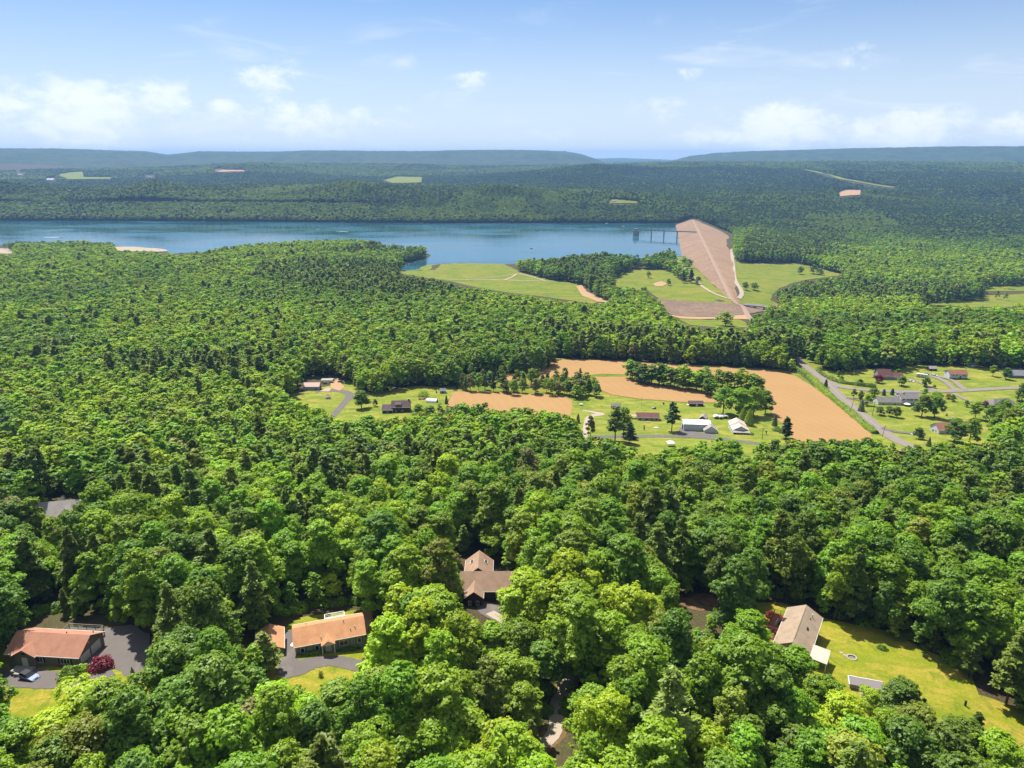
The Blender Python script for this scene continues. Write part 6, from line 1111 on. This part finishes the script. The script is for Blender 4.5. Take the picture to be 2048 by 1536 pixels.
dd = (np.stack([x, y], -1) - _dam_A); ds = dd @ _dam_u; dw = dd @ _dam_n
ok &= ~((ds > -5) & (ds < 1470) & (dw > -60) & (dw < 30))
right = np.stack([y, -x], -1) / np.maximum(dist, 1)[:, None]                # sideways as seen by someone looking at the tree
for f, w in ((0, 0), (.35, 0), (.62, .95), (.62, -.95), (.4, .95), (.4, -.95), (.75, .5), (.75, -.5), (.88, .75), (.88, -.75), (1, .25), (1, -.25), (.5, .5), (.5, -.5), (.6, .3), (.6, -.3), (.3, .6), (.3, -.6), (.25, 1.05), (.25, -1.05)):
    X, Y = proj(np.stack([x + right[:, 0] * rc * w, y + right[:, 1] * rc * w, z + h * f], -1))
    for q in OPEN: ok &= ~inpoly(X, Y, q)
_sh = np.array([-math.sin(SUN_AZ), -math.cos(SUN_AZ)]) / math.tan(SUN_EL)          # where a metre of height throws its shade
for q in (GRS, [(1640,1300),(1700,1300),(1850,1340),(1950,1405),(1800,1365),(1690,1350)], H5V, [(1578,1215),(1650,1240),(1624,1313),(1592,1285)], [(585,1250),(725,1222),(732,1268),(585,1296)], [(20,1305),(70,1255),(200,1264),(154,1315)], [(930,1140),(957,1109),(985,1114),(1000,1140),(960,1170)], [(600,1325),(700,1320),(640,1340)], [(215,1290),(280,1280),(285,1330),(240,1330)]):
    q = px(q)
    for f in (.3, .45, .6, .75, .9): ok &= ~((dist < 400) & inpoly(x + _sh[0] * h * f, y + _sh[1] * h * f, q))
for c_, r_ in KEEPOUT: ok &= np.hypot(x - c_[0], y - c_[1]) > r_
# the unbroken wall of trees at the water's edge below the far bluff
bank = np.array([p for p in densify([LAKE[i] for i in range(0, 8)], 7.0, False)]); bank = np.repeat(bank, 4, 0) + np.stack([rs.uniform(-3, 3, 4 * len(bank)), rs.uniform(3, 45, 4 * len(bank))], -1)
_bz = np.maximum(terrain(bank[:, 0], bank[:, 1]), .3); nb = len(bank)
for k, q in (('x', bank[:, 0]), ('y', bank[:, 1]), ('z', _bz), ('s', rs.uniform(1.1, 1.4, nb)), ('lod', np.full(nb, 3))): T[k] = np.concatenate([T[k], q])
ok = np.concatenate([ok, np.ones(nb, bool)]); ispine = np.concatenate([ispine, rs.uniform(size=nb) < .15]); h = np.concatenate([h, T['s'][-nb:] * 13]); _bx, _by = proj(np.stack([T['x'], T['y'], T['z']], -1)); bx, by = _bx, _by; dist = np.hypot(T['x'], T['y'])
for k in ('x', 'y', 'z', 's', 'lod'): T[k] = T[k][ok]
x, y, z, s, lod, ispine, h, bx, by, dist = T['x'], T['y'], T['z'], T['s'], T['lod'], ispine[ok], h[ok], bx[ok], by[ok], dist[ok]
# leaf colour of each tree: drifts across the woods with single odd ones
cn = .55 * wn(70, 51) + .45 * rs.uniform(size=len(x)); cn = np.where((dist > 450) & (dist < 2450), .62 * wn(150, 54) + .14 * wn(45, 55) + .24 * rs.uniform(size=len(x)) + .05, cn)
cn = np.where(dist > 2450, .55 * wn(330, 52) + .45 * wn(100, 53) - np.where(dist < 3650, .03, np.where(dist < 5750, .24, -.02)), cn)  # tier behind the far crest toned darker, standing in for haze and shading
lim = np.zeros(len(x), bool)
for q in LIMES: lim |= inpoly(bx, by, q)
cn = np.where(lim, cn + .26, cn)
tone = np.full(len(x), 'green', dtype='<U10'); tone[cn > np.where(dist < 330, .74, .62)] = 'lime'; tone[cn < .38] = 'deep'
odd = rs.uniform(size=len(x)); tone[odd < .08] = 'olive'; tone[(odd < .006) & (dist < 700)] = 'brown'
tone[ispine] = np.where(rs.uniform(size=ispine.sum()) < .35, 'palepine', 'pine')
_fr = dist > 2450; tone[_fr] = np.where(cn[_fr] > .42, 'far_green', 'far_deep'); tone[_fr & ispine] = 'far_pine'
var = np.where(ispine, rs.randint(0, len(PSH), len(x)), rs.randint(0, len(BSH), len(x)))
rz = rs.uniform(0, 6.28, len(x)); wide = rs.uniform(.9, 1.2, len(x)) * np.array([1.05, 1.12, 1.22, 1.4])[lod]
# the trees that show largest stand as individuals
tx, ty = proj(np.stack([x, y, z + h * .8], -1))
seen = (tx > -25) & (tx < 2073) & (ty < 1570)
score = np.where(seen, h / dist, 0)
LMK = [('orange_roofed house', (650, 1290)), ('salmon roofed house', (110, 1300)), ('skylit tan house', (960, 1150)), ('red decked house', (1600, 1270)), ('pale gravel track', (1110, 1440)), ('large sunburnt lawn', (1850, 1340)), ('grey gabled roof', (130, 1010)), ('bare tan clearing', (1390, 1200))]
TW = {'lime': 'lime green', 'green': 'mid green', 'deep': 'deep green', 'olive': 'olive green', 'brown': 'brownish', 'pine': 'dark green', 'palepine': 'pale green'}
ORD = ['first', 'second', 'third', 'fourth', 'fifth', 'sixth', 'seventh', 'eighth', 'ninth', 'tenth', 'eleventh', 'twelfth', 'thirteenth', 'fourteenth', 'fifteenth']
solo = np.zeros(len(x), bool)
for kind, msk, top in (('broadleaf', ~ispine, 300 - NYARD['broadleaf']), ('pine', ispine, 200)):
    idx = np.where(msk & (score > 0))[0]; idx = idx[np.argsort(-score[idx])][:top]; idx = idx[dist[idx] < 330]; solo[idx] = True
    book = {}
    for i in idx:
        dmin = min(LMK, key=lambda l: math.hypot((tx[i] - l[1][0]), (ty[i] - l[1][1]) * 1.3)); dx, dy = tx[i] - dmin[1][0], ty[i] - dmin[1][1]
        rel = ('left of' if dx < 0 else 'right of') if abs(dx) > abs(dy) * 1.2 else ('behind' if dy < 0 else 'in front of')
        size = 'low' if s[i] < .9 else ('tall' if s[i] > 1.07 else ('broad' if wide[i] > 1.03 else 'slim'))
        book.setdefault((size, TW[tone[i]], rel, dmin[0].replace('_', ' ')), []).append(i)
    for (size, tw, rel, lm), ii in book.items():
        ii.sort(key=lambda i: tx[i]); nm = 'pine' if kind == 'pine' else 'broadleaf'
        for n_, i in enumerate(ii):
            if len(ii) == 1: lb = f'{size} {tw} {nm} tree {rel} the {lm}'
            elif n_ == 0: lb = f'leftmost {size} {tw} {nm} tree {rel} the {lm}'
            elif n_ == len(ii) - 1: lb = f'rightmost {size} {tw} {nm} tree {rel} the {lm}'
            else: lb = f'{size} {tw} {nm} tree {rel} the {lm}, {ORD[min(n_, 14)]} from left'
            put_tree(kind, int(var[i]), 0, str(tone[i]), (x[i], y[i], z[i] - .2), (s[i] * wide[i], s[i] * wide[i], s[i]), rz[i], lb, 'tree', 'broadleaf trees of the near woods' if kind == 'broadleaf' else 'pine trees of the near woods')
def forest(name, label, sel, kinds):
    """uncountable woods: one object whose points carry copies of the crowns"""
    protos = bpy.data.collections.new(name + '_crowns'); table = {}
    idx = np.where(sel)[0]; pid = np.zeros(len(idx), np.int32)
    for j, i in enumerate(idx):
        key = ('pine' if ispine[i] else 'broadleaf', int(var[i]) if lod[i] < 3 else int(var[i]) % 3, int(lod[i]), str(tone[i]))
        if key not in table:
            table[key] = len(table); o = bpy.data.objects.new('crown_%03d' % table[key], crown(*key)); protos.objects.link(o)
        pid[j] = table[key]
    # children of a collection are numbered by name, so zero padded names keep the order
    me = bpy.data.meshes.new(name); me.vertices.add(len(idx)); me.vertices.foreach_set('co', np.stack([x[idx], y[idx], z[idx] - .3], -1).ravel())
    a = me.attributes.new('pick', 'INT', 'POINT'); a.data.foreach_set('value', pid)
    a = me.attributes.new('turn', 'FLOAT_VECTOR', 'POINT'); a.data.foreach_set('vector', np.stack([0 * rz[idx], 0 * rz[idx], rz[idx]], -1).ravel())
    zs = s[idx] * np.where(lod[idx] == 3, .75, 1); a = me.attributes.new('size', 'FLOAT_VECTOR', 'POINT'); a.data.foreach_set('vector', np.stack([s[idx] * wide[idx], s[idx] * wide[idx], zs], -1).ravel())
    o = bpy.data.objects.new(name, me); COL.objects.link(o); tag(o, label, 'woods', kind='stuff')
    ng = bpy.data.node_groups.new(name + '_scatter', 'GeometryNodeTree'); ng.interface.new_socket('Geometry', in_out='INPUT', socket_type='NodeSocketGeometry'); ng.interface.new_socket('Geometry', in_out='OUTPUT', socket_type='NodeSocketGeometry')
    N = ng.nodes.new; gi = N('NodeGroupInput'); go = N('NodeGroupOutput'); ip = N('GeometryNodeInstanceOnPoints'); ci = N('GeometryNodeCollectionInfo'); m2p = N('GeometryNodeMeshToPoints')
    ci.inputs['Collection'].default_value = protos; ci.inputs['Separate Children'].default_value = True; ci.inputs['Reset Children'].default_value = True
    def attr(nm, ty): q = N('GeometryNodeInputNamedAttribute'); q.data_type = ty; q.inputs['Name'].default_value = nm; return q.outputs['Attribute']
    L = ng.links.new; L(gi.outputs[0], m2p.inputs['Mesh']); L(m2p.outputs[0], ip.inputs['Points']); L(ci.outputs[0], ip.inputs['Instance']); ip.inputs['Pick Instance'].default_value = True
    L(attr('pick', 'INT'), ip.inputs['Instance Index']); L(attr('turn', 'FLOAT_VECTOR'), ip.inputs['Rotation']); L(attr('size', 'FLOAT_VECTOR'), ip.inputs['Scale']); L(ip.outputs[0], go.inputs[0])
    md = o.modifiers.new('scatter', 'NODES'); md.node_group = ng
    return len(idx)
_nf = dist < 2450
print('trees', forest('broadleaf_woods', 'dense green broadleaf woods covering the slope down to the lake', ~solo & ~ispine & _nf, 'broadleaf'),
      forest('pine_woods', 'dark pines scattered and massed through the broadleaf woods', ~solo & ispine & _nf, 'pine'),
      forest('far_woods', 'distant woods covering the hills beyond the lake', ~solo & ~_nf, 'both'), 'solo', solo.sum(), 'of', (solo & ~ispine).sum())
# ------------------------------------------------------------------ air
def haze():
    b = MB(); b.box(0, 9500, -64, 34000, 24000, 430); m = bpy.data.materials.new('hazy_air'); m.use_nodes = True; nt = NT(m.node_tree); nt.n.clear()
    out = nt.new('ShaderNodeOutputMaterial'); v = nt.new('ShaderNodeVolumePrincipled'); v.inputs['Color'].default_value = (.29, .54, .96, 1); v.inputs['Density'].default_value = HAZE_D
    v.inputs['Anisotropy'].default_value = .0
    nt.link(v.outputs[0], out.inputs['Volume']); tag(b.build('haze', m), 'pale blue summer haze over the valley', 'haze', kind='stuff')
HAZE_D = 5.6e-5
haze()
